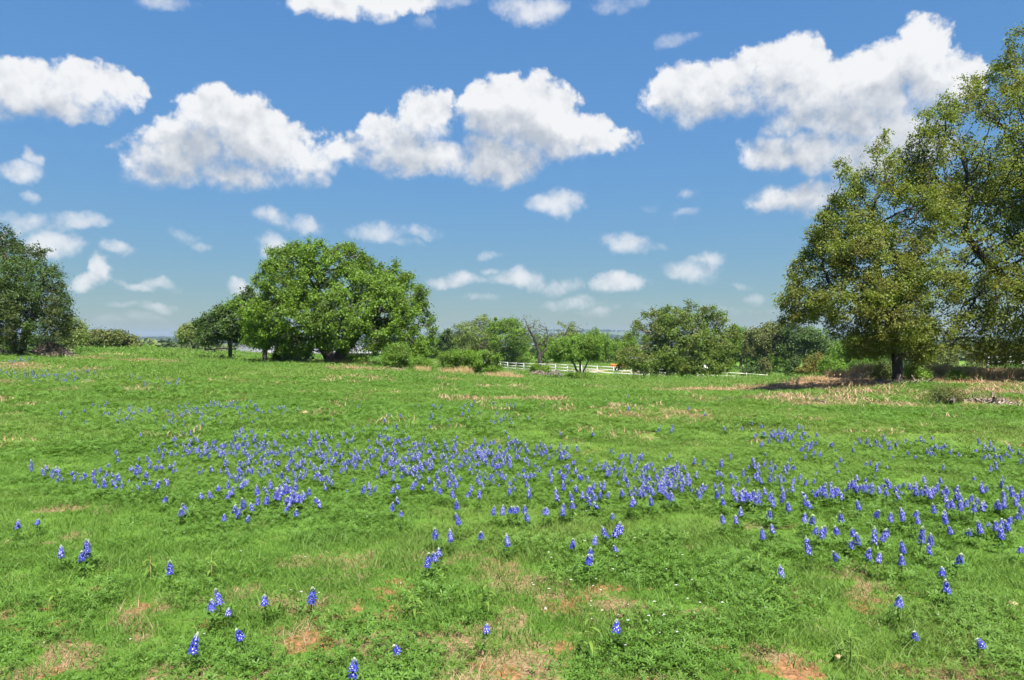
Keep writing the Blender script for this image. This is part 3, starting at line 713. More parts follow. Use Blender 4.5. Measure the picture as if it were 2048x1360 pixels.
tree('small_tree', 'bushy bright tree with several grey stems in front of the white fence', 'tree', 63,
     [[(1158,763,0),(1156,745,0),(1148,728,0),(1135,712,0)], [(1161,763,.1),(1161,742,.1),(1160,722,0),(1162,700,0)], [(1163,763,0),(1167,742,0),(1176,724,0),(1186,708,0)]],
     [(1128,698,30,22),(1160,690,34,22),(1182,694,22,24),(1140,708,34,12),(1178,710,26,12),(1108,708,14,12)], L_BUSH, 1500, .24, 24000, (.15, .07), .10, 65, bark=DEADWOOD, spread=.17, gap=.45, thr=.05, gscale=.8)
tree('live_oak', 'wide dome-shaped oak growing over the white fence right of the middle', 'tree', 76,
     [[(1366,759,0),(1362,740,0),(1350,715,0),(1338,690,0),(1330,660,0)], [(1370,759,0),(1378,735,0),(1388,705,0),(1384,670,0),(1380,640,0)], [(1374,756,0),(1400,722,0),(1425,700,0),(1428,665,0)]],
     [(1308,645,40,32),(1295,680,44,34),(1350,640,36,26),(1385,628,30,24),(1425,640,28,28),(1350,690,60,42,-3,2.2),(1418,690,46,36,-2,2),(1454,680,24,28),(1268,712,34,24),(1320,728,56,22,-3,2),(1400,732,50,18,-2.5,2),(1440,722,26,22),(1252,728,20,12)],
     L_MIDOAK, 3600, .33, 52000, (.19, .11), .42, 66, spread=.21, gap=.42, droop=.4, gscale=.6, tint_amt=.8, bushy=3, twig=.011)
for nm, lab, px, d, lb, mat_, sd, lv in (
     ('oak_tree', 'dark olive oak in the thicket right of the dome-shaped oak', 1530, 112, [(1512,678,24,24),(1545,662,26,16),(1535,695,34,24),(1560,682,24,22),(1500,700,16,16)], L_SCRUB, 71, 15000),
     ('oak_tree', 'shadowy grey-green oak at the right end of the thicket behind the mound', 1608, 108, [(1590,672,24,22),(1612,680,28,24),(1592,702,30,20),(1634,695,20,20)], L_DARK, 72, 14000),
     ('small_tree', 'bright green tree behind the right side of the dome-shaped oak', 1482, 118, [(1474,665,14,16),(1486,680,16,20),(1470,695,20,16)], L_BUSH, 73, 7000)):
    tree(nm, lab, 'tree', d, [[(px,730,0),(px,715,0),(px + 3,690,0)]], lb, mat_, 1000, .38, lv, (.28, .16), .24, sd, spread=.28, gap=.36, gscale=.7)


# ------------------------------------------------------------------ shrubs, thicket, brush
def shrub(name, label, px, d, w, h, mat_, seed, leaves=5000, lsize=(.12, .06), group=None, stems=7, bark=None, row=None, cat='shrub', spread=.14, gap=.42):
    """w, h in photo pixels at distance d"""
    k = d / F; g = on_ground(px, d); rowb = CY + (CAMH - g[2]) / d * F; rng = np.random.default_rng(seed)
    tr_ = []
    for s in range(stems):
        a = (s + .5) / stems * 2 - 1
        tr_.append([(px + a * w * .10, rowb + .5, rng.uniform(-.3, .3)), (px + a * w * .26, rowb - h * .3, rng.uniform(-.4, .4)), (px + a * w * .36, rowb - h * .55, rng.uniform(-.4, .4))])
    lb = [(px + rng.uniform(-.25, .25) * w, rowb - h * rng.uniform(.45, .72), w * rng.uniform(.2, .32), h * rng.uniform(.2, .3)) for _ in range(5)]
    lb += [(px + rng.uniform(-.42, .42) * w, rowb - h * rng.uniform(.55, 1.0), w * rng.uniform(.05, .11), h * rng.uniform(.10, .24)) for _ in range(7)]
    lb += [(px - w * .28, rowb - h * .36, w * .22, h * .3), (px + w * .28, rowb - h * .36, w * .22, h * .3), (px, rowb - h * .6, w * .28, h * .4), (px, rowb - h * .3, w * .4, h * .26)]
    return tree(name, label, cat, d, tr_, lb, mat_, max(160, leaves // 14), max(.10, h * k * .08), leaves, lsize, .03 * max(1, h * k / 1.5), seed, bark=bark, spread=spread, gap=gap, thr=.2, group=group, up=.5)


shrub('bush', 'bright green rounded bush in front of the right side of the bright oak', 792, 48, 56, 58, L_BUSH, 101, 11000, (.11, .05))
shrub('bush', 'small bush with straw at its foot, just right of the rounded bright bush', 842, 49, 42, 32, L_BUSH, 102, 6000, (.11, .05))
shrub('bush', 'left half of the bright bush pair standing before the white fence', 912, 49.5, 64, 50, L_BUSH, 103, 12000, (.11, .05))
shrub('bush', 'right half of the bright bush pair, nearest the left end of the fence', 966, 48.5, 72, 50, L_BUSH, 104, 13000, (.11, .05))
shrub('bush', 'light bush between the straight trunk and the dead grey tree', 565, 58, 46, 26, L_BUSH, 105, 6000, (.12, .06))
shrub('bush', 'light bush just left of the oak\'s twin trunks', 605, 58, 30, 22, L_BUSH, 106, 3500, (.12, .06))
shrub('bush', 'low green bush just right of the oak\'s twin trunks', 712, 58, 48, 20, L_BUSH, 107, 5000, (.12, .06))
shrub('bush', 'tuft of shoots at the foot of the dark round tree', 451, 59.5, 22, 15, L_DARK, 108, 1500, (.12, .06))
shrub('bush', 'tuft of shoots at the foot of the bushy tree by the fence', 1160, 62, 46, 16, L_OAK, 109, 1500, (.12, .06))
shrub('bush', 'yellow and rust tinged bush behind the straw mound', 1622, 62, 50, 40, L_RUST, 110, 8000, (.13, .07))
shrub('bush', 'dark green upright bush left of the rust tinged bush', 1588, 64, 34, 40, L_DARK, 111, 6000, (.13, .07))
shrub('bush', 'dark low bush behind the right end of the white fence', 1504, 93, 44, 30, L_DARK, 112, 5000, (.18, .1))
shrub('bush', 'thin reddish bush standing above the right end of the fence', 1530, 94, 22, 46, L_SCRUB, 113, 2200, (.18, .1))
shrub('bush', 'green weedy clump beside the slim trunk on the mound', 1834, 29, 40, 32, L_BUSH, 114, 5000, (.07, .03))
shrub('bush', 'small green clump in the straw at the far right', 1912, 29, 26, 22, L_BUSH, 115, 2500, (.07, .03))
shrub('bush', 'dark leafy undergrowth left of the slim trunk', 1765, 30.5, 40, 34, L_SCRUB, 116, 4000, (.07, .04))
shrub('bush', 'wispy green weeds in front of the dry ground at the right edge', 1893, 18.8, 66, 32, L_SCRUB, 117, 4500, (.045, .018), stems=12)
shrub('bush', 'grey-green bush growing out of the brush piles by the fence', 1080, 78, 44, 24, L_OAK, 118, 4500, (.15, .08))
shrub('bush', 'bright bush showing behind the mound, left of the hanging oak branches', 1668, 58, 60, 40, L_BUSH, 119, 9000, (.13, .07))
thick = [(1030, 122, 60, 34, L_BUSH, 'bright shrub under the bare-limbed trees'), (1100, 126, 60, 40, L_OAK, 'green shrub behind the half-dead tree'), (1212, 122, 60, 44, L_BUSH, 'bright shrub behind the fence, right of the bushy tree'),
         (1250, 128, 56, 40, L_OAK, 'shrub behind the fence at the left edge of the dome-shaped oak'), (1190, 135, 44, 50, L_BUSH, 'tall bright shrub behind the bushy tree'), (1455, 120, 60, 50, L_BUSH, 'bright shrub behind the right foot of the dome-shaped oak'),
         (1520, 118, 70, 36, L_BUSH, 'bright shrub at the foot of the dark olive oak'), (1700, 100, 70, 50, L_BUSH, 'bright shrub far behind the slim oak trunk'), (1770, 110, 90, 50, L_OAK, 'far shrub mass behind the slim oak'),
         (1140, 130, 50, 56, L_PALE, 'pale shrub behind the half-dead tree\'s right limb'), (925, 130, 60, 44, L_PALE, 'pale shrub under the thin-leaved mesquite'), (860, 125, 40, 36, L_BUSH, 'light shrub behind the bright oak\'s right edge'),
         (1232, 150, 50, 34, L_DARK, 'dark cedar-like shrub far behind the fence'), (1560, 125, 60, 34, L_OAK, 'shrub in the gap between the two thicket oaks'), (1645, 120, 60, 60, L_OAK, 'far shrub right of the shadowy oak'),
         (290, 100, 60, 10, L_BUSH, 'low weeds along the crest right of the left thicket'), (975, 128, 60, 40, L_SCRUB, 'grey scrub under the leaning mesquite'), (1860, 90, 90, 46, L_SCRUB, 'scrub far behind the straw at the right'), (1980, 95, 90, 44, L_SCRUB, 'scrub far behind the straw at the right edge')]
for q, (px, d, w, h, mt, lab) in enumerate(thick):
    shrub('shrub', lab, px, d, w * 1.15, h * (1.35 if h > 20 else 1), mt, 200 + q, 6500, (.26, .14), 'shrubs of the thicket beyond the fence', stems=5, spread=.26)


def brush_pile(name, label, px, d, w, h, seed, n_, mat_, cat='brush pile'):
    rng = np.random.default_rng(seed); g = on_ground(px, d, .05); k = d / F; W_, H_ = w * k / 2, h * k; parts = []
    for _ in range(n_):
        a = rng.random() * 6.283; r = math.sqrt(rng.random()); z = H_ * (1 - r * r) * rng.random() ** .5; c = np.array([W_ * r * math.cos(a), W_ * .7 * r * math.sin(a), z])
        dr = unit(np.array([[rng.normal(), rng.normal(), rng.normal() * .55]]))[0]; ln = W_ * rng.uniform(.25, .8); t = np.linspace(-.5, .5, 5)[:, None]
        pts = c + dr * t * ln + rng.normal(size=(5, 3)) * ln * .05; pts[:, 2] = np.maximum(pts[:, 2], .0)
        r0 = rng.choice([.008, .012, .02, .035]) * (1 + d / 150); parts.append(tube(pts, np.linspace(r0, r0 * .4, 5), 4))
    v_, f_ = merge(parts); return ob(name, mesh_np(name, v_, f_, mat_, True), loc=g, label=label, cat=cat)


pile = brush_pile('brush_pile', 'big rounded pile of dead grey-brown branches under the left-edge cedar', 100, 45, 78, 30, 301, 700, STICK)
brush_pile('brush_pile', 'dark tangle of dead sticks left of the bushy fence tree', 1076, 77, 44, 14, 302, 260, STICK)
brush_pile('brush_pile', 'grey heap of cut branches between the dark tangle and the bushy fence tree', 1108, 76.5, 40, 16, 303, 260, DEADWOOD)
brush_pile('brush_pile', 'scatter of dead brown stalks at the right edge before the dry ground', 1975, 18.6, 120, 18, 304, 300, STICK)
brush_pile('brush_pile', 'dark stick litter at the foot of the rounded bright bush', 788, 47.2, 40, 5, 305, 120, STICK)
brush_pile('brush_pile', 'dead leaves and sticks lying round the slim oak trunk', 1800, 26.6, 130, 6, 306, 300, STICK)


def dead_branch(label, px, py, pts, r0):
    d = row_to_d(px, py); g = on_ground(px, d); parts = [tube(np.array(p_), np.linspace(r0, r0 * .4, len(p_)), 5) for p_ in pts]
    v_, f_ = merge(parts); ob('fallen_branch', mesh_np('fallen_branch', v_, f_, BARK, True), loc=g, label=label, cat='branch')


dead_branch('small dark forked branch lying on the dry grass before the mound', 1642, 812, [[(-.25, 0, .10), (-.1, .05, .16), (.08, 0, .06), (.25, .05, .02)], [(-.1, .05, .16), (-.02, .1, .20)], [(.02, 0, .1), (.12, -.08, .12)], [(.12, 0, .05), (.22, -.1, .10)]], .016)
for q, (px, py, lab) in enumerate(((1012, 752, 'grey bare stick leaning out of the straw by the bush pair'), (1026, 752, 'bare stick leaning right beside the fence\'s left end'))):
    d = 50; g = on_ground(px, d); v, f = tube(np.array([(0, 0, -.05), (.2, 0, .35), (.42, .05, .75), (.55, .05, 1.0)]) * (1 if q == 0 else .85), [.03, .024, .018, .008], 5)
    ob('bare_stick', mesh_np('bare_stick', v, f, DEADWOOD, True), loc=g, label=lab, cat='branch')


def straw_clump(label, px, d, w, h, seed, n_=420, green=False):
    k = d / F; rng = np.random.default_rng(seed); g = on_ground(px, d)
    me = blades(n_, w * k / 2, h * k * .45, h * k * 1.1, .012 * (1 + d / 40), 3, .55, rng, M_STRAWT)
    o = ob('straw_clump', me, loc=g, label=label, cat='dry grass', group='clumps of tall dry grass'); o.scale = (1, .55, 1); return o


for q, (px, d, w, h, lab) in enumerate([(846, 47.5, 34, 18, 'dry grass tuft at the foot of the small bush with straw'), (898, 48, 40, 18, 'dry grass at the left foot of the bright bush pair'), (930, 47.6, 36, 24, 'tallest dry grass between the two halves of the bush pair'),
      (985, 47, 40, 16, 'dry grass at the right foot of the bush pair'), (1010, 47.4, 34, 20, 'dry grass under the leaning grey stick'), (1034, 47, 26, 14, 'last dry grass tuft right of the leaning sticks'), (668, 53.5, 70, 14, 'dry grass round the feet of the twin trunks'),
      (720, 53, 60, 10, 'dry grass right of the twin trunks'), (1930, 31, 80, 34, 'tall pale straw under the hanging branches'), (1985, 31, 80, 36, 'tall pale straw near the right edge'), (2040, 31.5, 70, 32, 'tall pale straw cut by the right edge'),
      (1875, 32, 60, 30, 'straw right of the green weedy clump'), (1735, 33, 70, 22, 'straw on top of the mound, left of the slim trunk'), (1680, 33, 70, 20, 'straw on the middle of the mound'), (1625, 32.5, 60, 14, 'straw on the left slope of the mound'), (1640, 21, 60, 9, 'flattened straw before the mound near the forked branch'), (1575, 21.5, 50, 8, 'flattened straw left of the forked branch'),
      (1945, 18, 40, 18, 'pale straw tuft in front of the brown stalks'), (1990, 17.8, 60, 12, 'straw beside the brown stalks at the right edge'), (30, 37, 70, 8, 'brown dry grass strip at the left edge')]):
    straw_clump(lab, px, d, w, h, 400 + q)

# prickly pear by the oak
M_PEAR = rough_mat('cactus_skin', (.06, .11, .06), (.10, .16, .08), 8, .6, .2)


def prickly_pear(label, px, d, seed, n_):
    rng = np.random.default_rng(seed); g = on_ground(px, d); root = ob('prickly_pear', None, loc=g, label=label, cat='cactus', group='prickly pears by the oak')
    th = np.arange(12) * 6.283 / 12
    ring = np.column_stack([np.cos(th) * .5, np.zeros(12), np.sin(th) * .5 + .5])
    v_ = np.concatenate([ring * [.8, 1, 1], ring * [1, 1, 1] * [1, 1, 1] + [0, .06, 0], ring * [.8, 1, 1] + [0, .12, 0], [[0, -.01, .5], [0, .13, .5]]])
    f4 = np.array([[r * 12 + i, r * 12 + (i + 1) % 12, (r + 1) * 12 + (i + 1) % 12, (r + 1) * 12 + i] for r in range(2) for i in range(12)])
    f3 = np.array([[36, (i + 1) % 12, i] for i in range(12)] + [[37, 24 + i, 24 + (i + 1) % 12] for i in range(12)])
    me = mesh_np('pad', v_, [f4, f3], M_PEAR, True)
    for k in range(n_):
        o = ob('pad', me, root, (rng.uniform(-.5, .5), rng.uniform(-.3, .3), rng.choice([-.03, .15, .3]))); s = rng.uniform(.22, .34); o.scale = (s, s, s); o.rotation_euler = (rng.uniform(-.3, .3), rng.uniform(-.7, .7), rng.uniform(0, 3.1))


prickly_pear('prickly pear clump left of the dead grey tree', 575, 56, 1, 10); prickly_pear('prickly pear clump in front of the dead grey tree', 600, 55.5, 2, 12); prickly_pear('small prickly pear just left of the twin trunks', 622, 55.5, 3, 7)

# ------------------------------------------------------------------ fences
M_WPAINT = rough_mat('white_fence_paint', (.34, .33, .30), (.50, .49, .46), 1.2, .7, .15, 9, c3=(.25, .23, .20))
M_OLDRAIL = rough_mat('weathered_rail', (.36, .33, .28), (.55, .52, .46), 3, .8, .2)


def rail_fence(name, label, path, rails, post_h, mat_, old_from=None):
    """path: (px, distance) corner points; posts every 2.44 m"""
    pts = np.array([[(px - CX) / F * d, d] for px, d in path]); seg = np.linalg.norm(np.diff(pts, axis=0), axis=1); s = np.concatenate([[0], np.cumsum(seg)])
    st = np.arange(0, s[-1], 2.44); xy = np.column_stack([np.interp(st, s, pts[:, 0]), np.interp(st, s, pts[:, 1])]); z = height(xy)
    root = ob(name, None, loc=(xy[0, 0], xy[0, 1], z[0]), label=label, cat='fence'); off = np.array([xy[0, 0], xy[0, 1], z[0]])
    pv, pf = box((0, 0, post_h / 2 - .2), (.10, .10, post_h + .4)); cv, cf = box((0, 0, post_h + .03), (.13, .13, .04)); pme = mesh_np('post', *merge([(pv, pf), (cv, cf)]), mat_)
    for i_, (p_, zz) in enumerate(zip(xy, z)):
        o = ob('post', pme, root, Vector((p_[0], p_[1], zz)) - Vector(off)); o.rotation_euler = (RNG.normal() * .035, RNG.normal() * .035, math.atan2(*(xy[min(i_ + 1, len(xy) - 1)] - xy[max(i_ - 1, 0)])[::-1]))
        if i_ == len(xy) - 1: break
        a = np.array([*p_, zz]); b_ = np.array([*xy[i_ + 1], z[i_ + 1]]); ln = np.linalg.norm(b_ - a)
        me = mesh_np('rail', *box((0, 0, 0), (ln - .02, .045, .11)), mat_ if old_from is None or i_ < old_from else M_OLDRAIL)
        for rz in rails:
            r = ob('rail', me, root); dv = b_ - a
            r.location = Vector((a + b_) / 2 + [0, 0, rz + RNG.normal() * .008]) - Vector(off) + Vector((-dv[1], dv[0], 0)).normalized() * -.0
            r.rotation_euler = (0, -math.atan2(dv[2], math.hypot(dv[0], dv[1])), math.atan2(dv[1], dv[0]))


rail_fence('rail_fence', 'long white three-rail fence running behind the trees across the middle', [(970, 115), (1000, 111), (1044, 105), (1131, 97), (1189, 94), (1253, 91.5), (1322, 89.5), (1397, 88.5), (1475, 88), (1560, 86)], (.32, .72, 1.12), 1.22, M_WPAINT, 17)
rail_fence('rail_fence', 'short stretch of white fence showing at the right edge under the branches', [(1975, 58), (2048, 56), (2130, 54)], (.75, 1.15), 1.25, M_WPAINT)

# things behind and near the fence
M_ORANGE = rough_mat('orange_paint', (.55, .13, .02), (.70, .20, .04), 4, .5, .05); M_BLACK = rough_mat('dark_board', (.015, .013, .012), (.04, .035, .03), 8, .8, .2); M_RUBBER = rough_mat('tyre_rubber', (.015, .015, .015), (.03, .03, .03), 8, .9, .1)
M_PALEMETAL = rough_mat('pale_metal', (.5, .52, .52), (.66, .68, .68), 3, .5, .05)


def wheel(parent, loc, r, w):
    v_, f_ = tube([(-w / 2, 0, 0), (-w / 2 + .001, 0, 0), (w / 2 - .001, 0, 0), (w / 2, 0, 0)], [r * .55, r, r, r * .55], 16); t = ob('wheel', mesh_np('wheel', v_, f_, M_RUBBER), parent, loc)
    v_, f_ = tube([(-w / 2 + .02, 0, 0), (w / 2 - .02, 0, 0)], [r * .55] * 2, 12); capf = np.array([[0, 3, 6, 9], [0, 1, 2, 3], [3, 4, 5, 6], [6, 7, 8, 9], [9, 10, 11, 0]])
    ob('rim', mesh_np('rim', v_, np.concatenate([f_, capf, capf + 12]), M_PALEMETAL), t)


g = on_ground(1237, 99.5); im = ob('farm_trailer', None, loc=g, label='low orange trailer parked behind the white fence', cat='trailer')
ob('bed', mesh_np('bed', *merge([box((0, 0, .62), (2.2, 1.1, .10)), box((0, -.53, .84), (2.2, .04, .34)), box((0, .53, .84), (2.2, .04, .34)), box((-1.08, 0, .84), (.04, 1.02, .34)), box((1.08, 0, .84), (.04, 1.02, .34))]), M_ORANGE), im)
ob('drawbar', mesh_np('drawbar', *box((1.75, 0, .55), (1.3, .07, .07)), M_BLACK), im)
for sy_ in (-.62, .62): wheel(im, (-.3, sy_, .32), .32, .16); im.children[-1].rotation_euler = (0, 0, math.pi / 2)
g = on_ground(1410, 99); ub = ob('utility_box', None, loc=g, label='pale upright utility box behind the fence under the dome-shaped oak', cat='box')
ob('cabinet', mesh_np('cabinet', *box((0, 0, .65), (.62, .45, 1.3)), M_PALEMETAL), ub); ob('lid', mesh_np('lid', *box((0, 0, 1.34), (.70, .53, .08)), M_PALEMETAL), ub); ob('door', mesh_np('door', *box((0, -.235, .66), (.5, .02, 1.1)), M_PALEMETAL), ub)

# two flat-topped dark tables on the crest
M_BOARD = rough_mat('grey_board', (.10, .085, .07), (.2, .17, .15), 6, .85, .2)
for px, d, w, hgt, lab in ((421, 76, 1.05, .62, 'black box with a wider flat top on the crest left of the dark round tree'), (447, 84, .95, .6, 'grey slatted box with a flat top behind the dark round tree')):
    g = on_ground(px, d); t = ob('planter_box', None, loc=g, label=lab, cat='box'); mt = M_BLACK if px < 430 else M_BOARD
    for s in range(4): ob('side_board', mesh_np('side_board', *box((0, -.36, .08 + s * .14), (w, .03, .125)), mt), t); ob('side_board', t.children[-1].data, t, (0, .72, 0))
    for sx_ in (-1, 1): ob('end_board', mesh_np('end_board', *box((sx_ * (w / 2 - .02), 0, .3), (.03, .68, .56)), mt), t); 
    for s in range(4): ob('top_plank', mesh_np('top_plank', *box((0, -.36 + s * .24, hgt + .02), (w * 1.35, .225, .045)), M_BOARD), t)

# ------------------------------------------------------------------ buildings beyond the oak
M_ROOF = rough_mat('metal_roof', (.115, .118, .125), (.15, .153, .16), .7, .6, .05); M_STONE = rough_mat('tan_stone', (.30, .24, .17), (.46, .38, .28), 1.6, .85, .3); M_GLASS = rough_mat('window_glass', (.02, .025, .03), (.05, .06, .07), 1, .15, 0); M_TRIM = rough_mat('dark_trim', (.06, .05, .045), (.1, .09, .08), 3, .7, .1)


def gable_block(root, c, L, Wd, hw, hr, ang, wins=(), over=.5, seams=True):
    """walls, two roof slopes with standing seams, windows on the front"""
    R = rotz(ang); c = np.array(c); tr = lambda v_: v_ @ R.T + c
    v_ = np.array([[sx_ * L / 2, sy_ * Wd / 2, z] for z in (-1.5, hw) for sx_, sy_ in ((-1, -1), (1, -1), (1, 1), (-1, 1))] + [[-L / 2, 0, hw + hr], [L / 2, 0, hw + hr]])
    ob('wall', mesh_np('wall', tr(v_), [np.array([[0, 1, 5, 4], [1, 2, 6, 5], [2, 3, 7, 6], [3, 0, 4, 7]]), np.array([[4, 8, 7], [5, 6, 9]])], M_STONE), root)
    sl_ = math.hypot(Wd / 2, hr); k = (sl_ + over) / sl_
    for sy_ in (-1, 1):
        e = np.array([[-L / 2 - over, 0, hw + hr + .06], [L / 2 + over, 0, hw + hr + .06], [L / 2 + over, sy_ * Wd / 2 * k, hw + hr + .06 - hr * k], [-L / 2 - over, sy_ * Wd / 2 * k, hw + hr + .06 - hr * k]])
        v_ = np.concatenate([e, e + [0, 0, .10]]); rf = ob('roof_slope', mesh_np('roof_slope', tr(v_), np.array([[0, 1, 2, 3], [4, 7, 6, 5], [0, 4, 5, 1], [1, 5, 6, 2], [2, 6, 7, 3], [3, 7, 4, 0]]), M_ROOF), root)
        if seams and sy_ < 0:
            ps = []
            for x in np.arange(-L / 2, L / 2, 1.2): ps.append(tube(np.array([[x, 0, hw + hr + .17], [x, sy_ * Wd / 2 * k, hw + hr + .17 - hr * k]]), [.03, .03], 4))
            v_, f_ = merge(ps); o = ob('seam_ribs', mesh_np('seam_ribs', tr(v_), f_, M_ROOF), rf)
        v_, f_ = box((0, sy_ * Wd / 2 * k, hw + hr - hr * k + .02), (L + 2 * over, .06, .22)); ob('fascia', mesh_np('fascia', tr(v_), f_, M_TRIM), root)
    for x, z, w, h_ in wins:
        v_, f_ = box((x, -Wd / 2 - .03, z), (w, .06, h_)); wn = ob('window', mesh_np('window', tr(v_), f_, M_TRIM), root)
        for s in (-1, 1): v_, f_ = box((x + s * w * .24, -Wd / 2 - .065, z), (w * .42, .02, h_ * .86)); ob('pane', mesh_np('pane', tr(v_), f_, M_GLASS), wn)


g = on_ground(535, 172); barn = ob('metal_roofed_barn', None, loc=(0, 0, 0), label='long pale metal barn roof showing over the crest left of the oak trunks', cat='building')
ez = P(535, 707.5, 168)[2]
gable_block(barn, (P(540, 708, 174)[0], 174, ez - 2.2), 13.5, 10, 2.3, 2.0, -.05)
hb = P(700, 716, 228); house = ob('stone_house', None, loc=(0, 0, 0), label='low tan stone house with a grey metal roof seen under the bright oak', cat='house')
gable_block(house, (P(728, 716, 232)[0], 232, hb[2]), 17, 9, 1.75, 2.2, 0.0, [(-6, .95, 1.6, 1.1), (-2.5, .95, 1.2, 1.1), (1.8, .8, 1.1, 1.5), (5.2, .95, 1.6, 1.1)])
gable_block(house, (P(618, 716, 228)[0], 228, hb[2]), 9, 6.5, 1.6, 2.0, math.pi / 2, [(0, .8, 1.4, 1.0)])
gable_block(house, (P(658, 716, 234)[0], 234, hb[2]), 8, 7, 1.9, 1.7, 0.0, [(-1.5, .9, 1.2, 1.1)], seams=False)

# ------------------------------------------------------------------ far wood: valley trees and hill scrub
def crown_proto(n_, mat_, rng):
    lob = [(np.array([rng.uniform(-.3, .3), rng.uniform(-.3, .3), rng.uniform(.35, .7)]), np.array([.35, .35, .28])) for _ in range(5)]
    c = sample_lobes(lob, n_, rng, int(rng.integers(99)), .0); nr = unit(rng.normal(size=(n_, 3)) + [0, 0, .6]); ax = unit(np.cross(nr, rng.normal(size=(n_, 3))))
    v_, f_ = leaf_quads(c, nr, ax, np.full(n_, .26) * rng.uniform(.6, 1.3, n_), np.full(n_, .17)); return mesh_np('far_crown', v_, f_, mat_, False, {'rnd': np.repeat(rng.random(n_), 4), 'tint': np.repeat(rng.random(n_) * .3, 4)})


rg = np.random.default_rng(77)
L_FAR = foliage('far_leaf', (.030, .055, .018), (.065, .095, .030), trans=.25, instanced=True, alt=(.105, .135, .042))
fc = protos('far_crown', [crown_proto(130, L_FAR, rg) for _ in range(6)])
n1 = 5200; aa = rg.uniform(-.85, .85, n1); rr = np.exp(rg.uniform(math.log(240), math.log(1700), n1)); xy = np.column_stack([np.sin(aa) * rr, np.cos(aa) * rr])
keep = (fbm(xy, .012, 78, 3) > .44)
hx, hd = xy[:, 0] / xy[:, 1] * F + CX, xy[:, 1]
keep &= ~((hx > 440) & (hx < 820) & (hd < 300)); xy = xy[keep]; rr = rr[keep]
z1 = np.where(rr < 1480, height(xy), hill_z(xy)); s1 = rg.uniform(5, 9, len(xy)); t1 = np.clip(fbm(xy, .02, 79) * 2 - .6 + rg.normal(size=len(xy)) * .2, 0, 1)
n2 = 9000; aa = rg.uniform(-.8, .8, n2); r2 = np.exp(rg.uniform(math.log(1700), math.log(4900), n2)); xy2 = np.column_stack([np.sin(aa) * r2, np.cos(aa) * r2])
keep = fbm(xy2, .004, 80, 3) > .40; xy2 = xy2[keep]; z2 = hill_z(xy2); s2 = rg.uniform(8, 16, len(xy2)); t2 = np.clip(fbm(xy2, .003, 81) * 2.4 - .9, 0, 1)
pts = np.column_stack([np.concatenate([xy, xy2]), np.concatenate([z1, z2]) - .5]); S = np.concatenate([s1, s2]); nn = len(pts)
scatter('far_wood', pts, np.column_stack([np.zeros(nn), np.zeros(nn), rg.uniform(0, 6.28, nn)]), np.column_stack([S, S, S * .8]), rg.integers(0, 6, nn), np.concatenate([t1, t2]), fc, 'hazy far woodland covering the valley and the hills', 'woodland')

# ------------------------------------------------------------------ meadow grass, weeds, straw
rg = np.random.default_rng(5)
near_p = [blades(165, .20, .025, .085, .0042, 3, 1.1, rg, M_GRASS) for _ in range(7)] + [blades(60, .16, .05, .13, .0045, 3, 1.0, rg, M_GRASS) for _ in range(3)]
mid_p = [blades(180, .32, .035, .10, .008, 2, 1.1, rg, M_GRASS) for _ in range(6)]
far_p = [blades(150, .75, .05, .13, .024, 1, .9, rg, M_GRASS) for _ in range(5)]
weed_p = [palmate(95, .19, .012, .075, .024, rg, M_WEED) for _ in range(6)]
weedm_p = [palmate(80, .30, .015, .09, .042, rg, M_WEED) for _ in range(4)]
straw_p = [blades(130, .16, .02, .06, .0030, 3, 1.9, rg, M_STRAW, .35) for _ in range(5)] + [blades(60, .10, .04, .09, .0030, 3, 1.2, rg, M_STRAW) for _ in range(1)]
strawf_p = [blades(110, .5, .04, .14, .016, 2, 1.1, rg, M_STRAW) for _ in range(4)]


def ring(r0, r1, dens, amax=.80):
    n_ = int(dens * amax * (r1 * r1 - r0 * r0)); a = rg.uniform(-amax, amax, n_); r = np.sqrt(rg.uniform(r0 * r0, r1 * r1, n_)); return np.column_stack([np.sin(a) * r, np.cos(a) * r])


# bluebonnet drifts in photo pixels: px, py, rx, ry, count
DRIFT = [(330,816,120,14,130),(480,808,140,9,60),(250,822,60,12,30),(430,882,95,11,80),(790,888,230,24,250),(1040,890,110,18,110),(880,930,190,26,130),(620,945,150,30,70),(290,935,170,20,55),(130,945,110,16,22),
 (1230,925,110,18,60),(1275,955,140,22,70),(1340,948,60,12,30),(1560,858,85,10,65),(1720,876,120,10,42),(1900,882,140,8,34),(1660,958,110,12,42),(1900,965,140,18,50),(2010,905,60,24,30),(950,806,110,7,26),(760,856,150,12,45),(1050,832,120,9,16),
 (80,745,110,6,70),(200,752,140,8,60),(330,761,50,4,24),(20,720,50,4,50),(1024,850,900,50,90),(700,905,120,12,60),(1400,935,90,14,24),(1500,975,120,14,22),(560,985,110,14,16),(470,960,120,14,20),(880,915,400,40,130),(1480,935,330,38,70),(420,905,330,40,60),(1750,930,260,40,40)]
dx, dy = [], []
for px, py, rx, ry, c in DRIFT:
    c = int(c * .88)
    # flowers stand in small family clumps
    k = max(3, c // 5); cxs = px + rg.normal(size=k) * rx * .62; cys = py + rg.normal(size=k) * ry * .62; w = rg.integers(0, k, c)
    dx.append(cxs[w] + rg.normal(size=c) * (rx * .10 + 7)); dy.append(cys[w] + rg.normal(size=c) * (ry * .22 + 2))
dx = np.concatenate(dx); dy = np.concatenate(dy); ok = (dx > -120) & (dx < 2170) & (dy > 712) & (dy < 1000); dx, dy = dx[ok], dy[ok]
dd = rows_to_d(dx, dy, .20); DR = np.column_stack([(dx - CX) / F * dd, dd])


def drift_amount(xy):
    """how thick the bluebonnet foliage is at ground points"""
    out_ = np.zeros(len(xy))
    for s in range(0, len(DR), 200):
        d2 = ((xy[:, None] - DR[None, s:s + 200]) ** 2).sum(-1); out_ += np.exp(-d2 / .10).sum(1)
    return out_


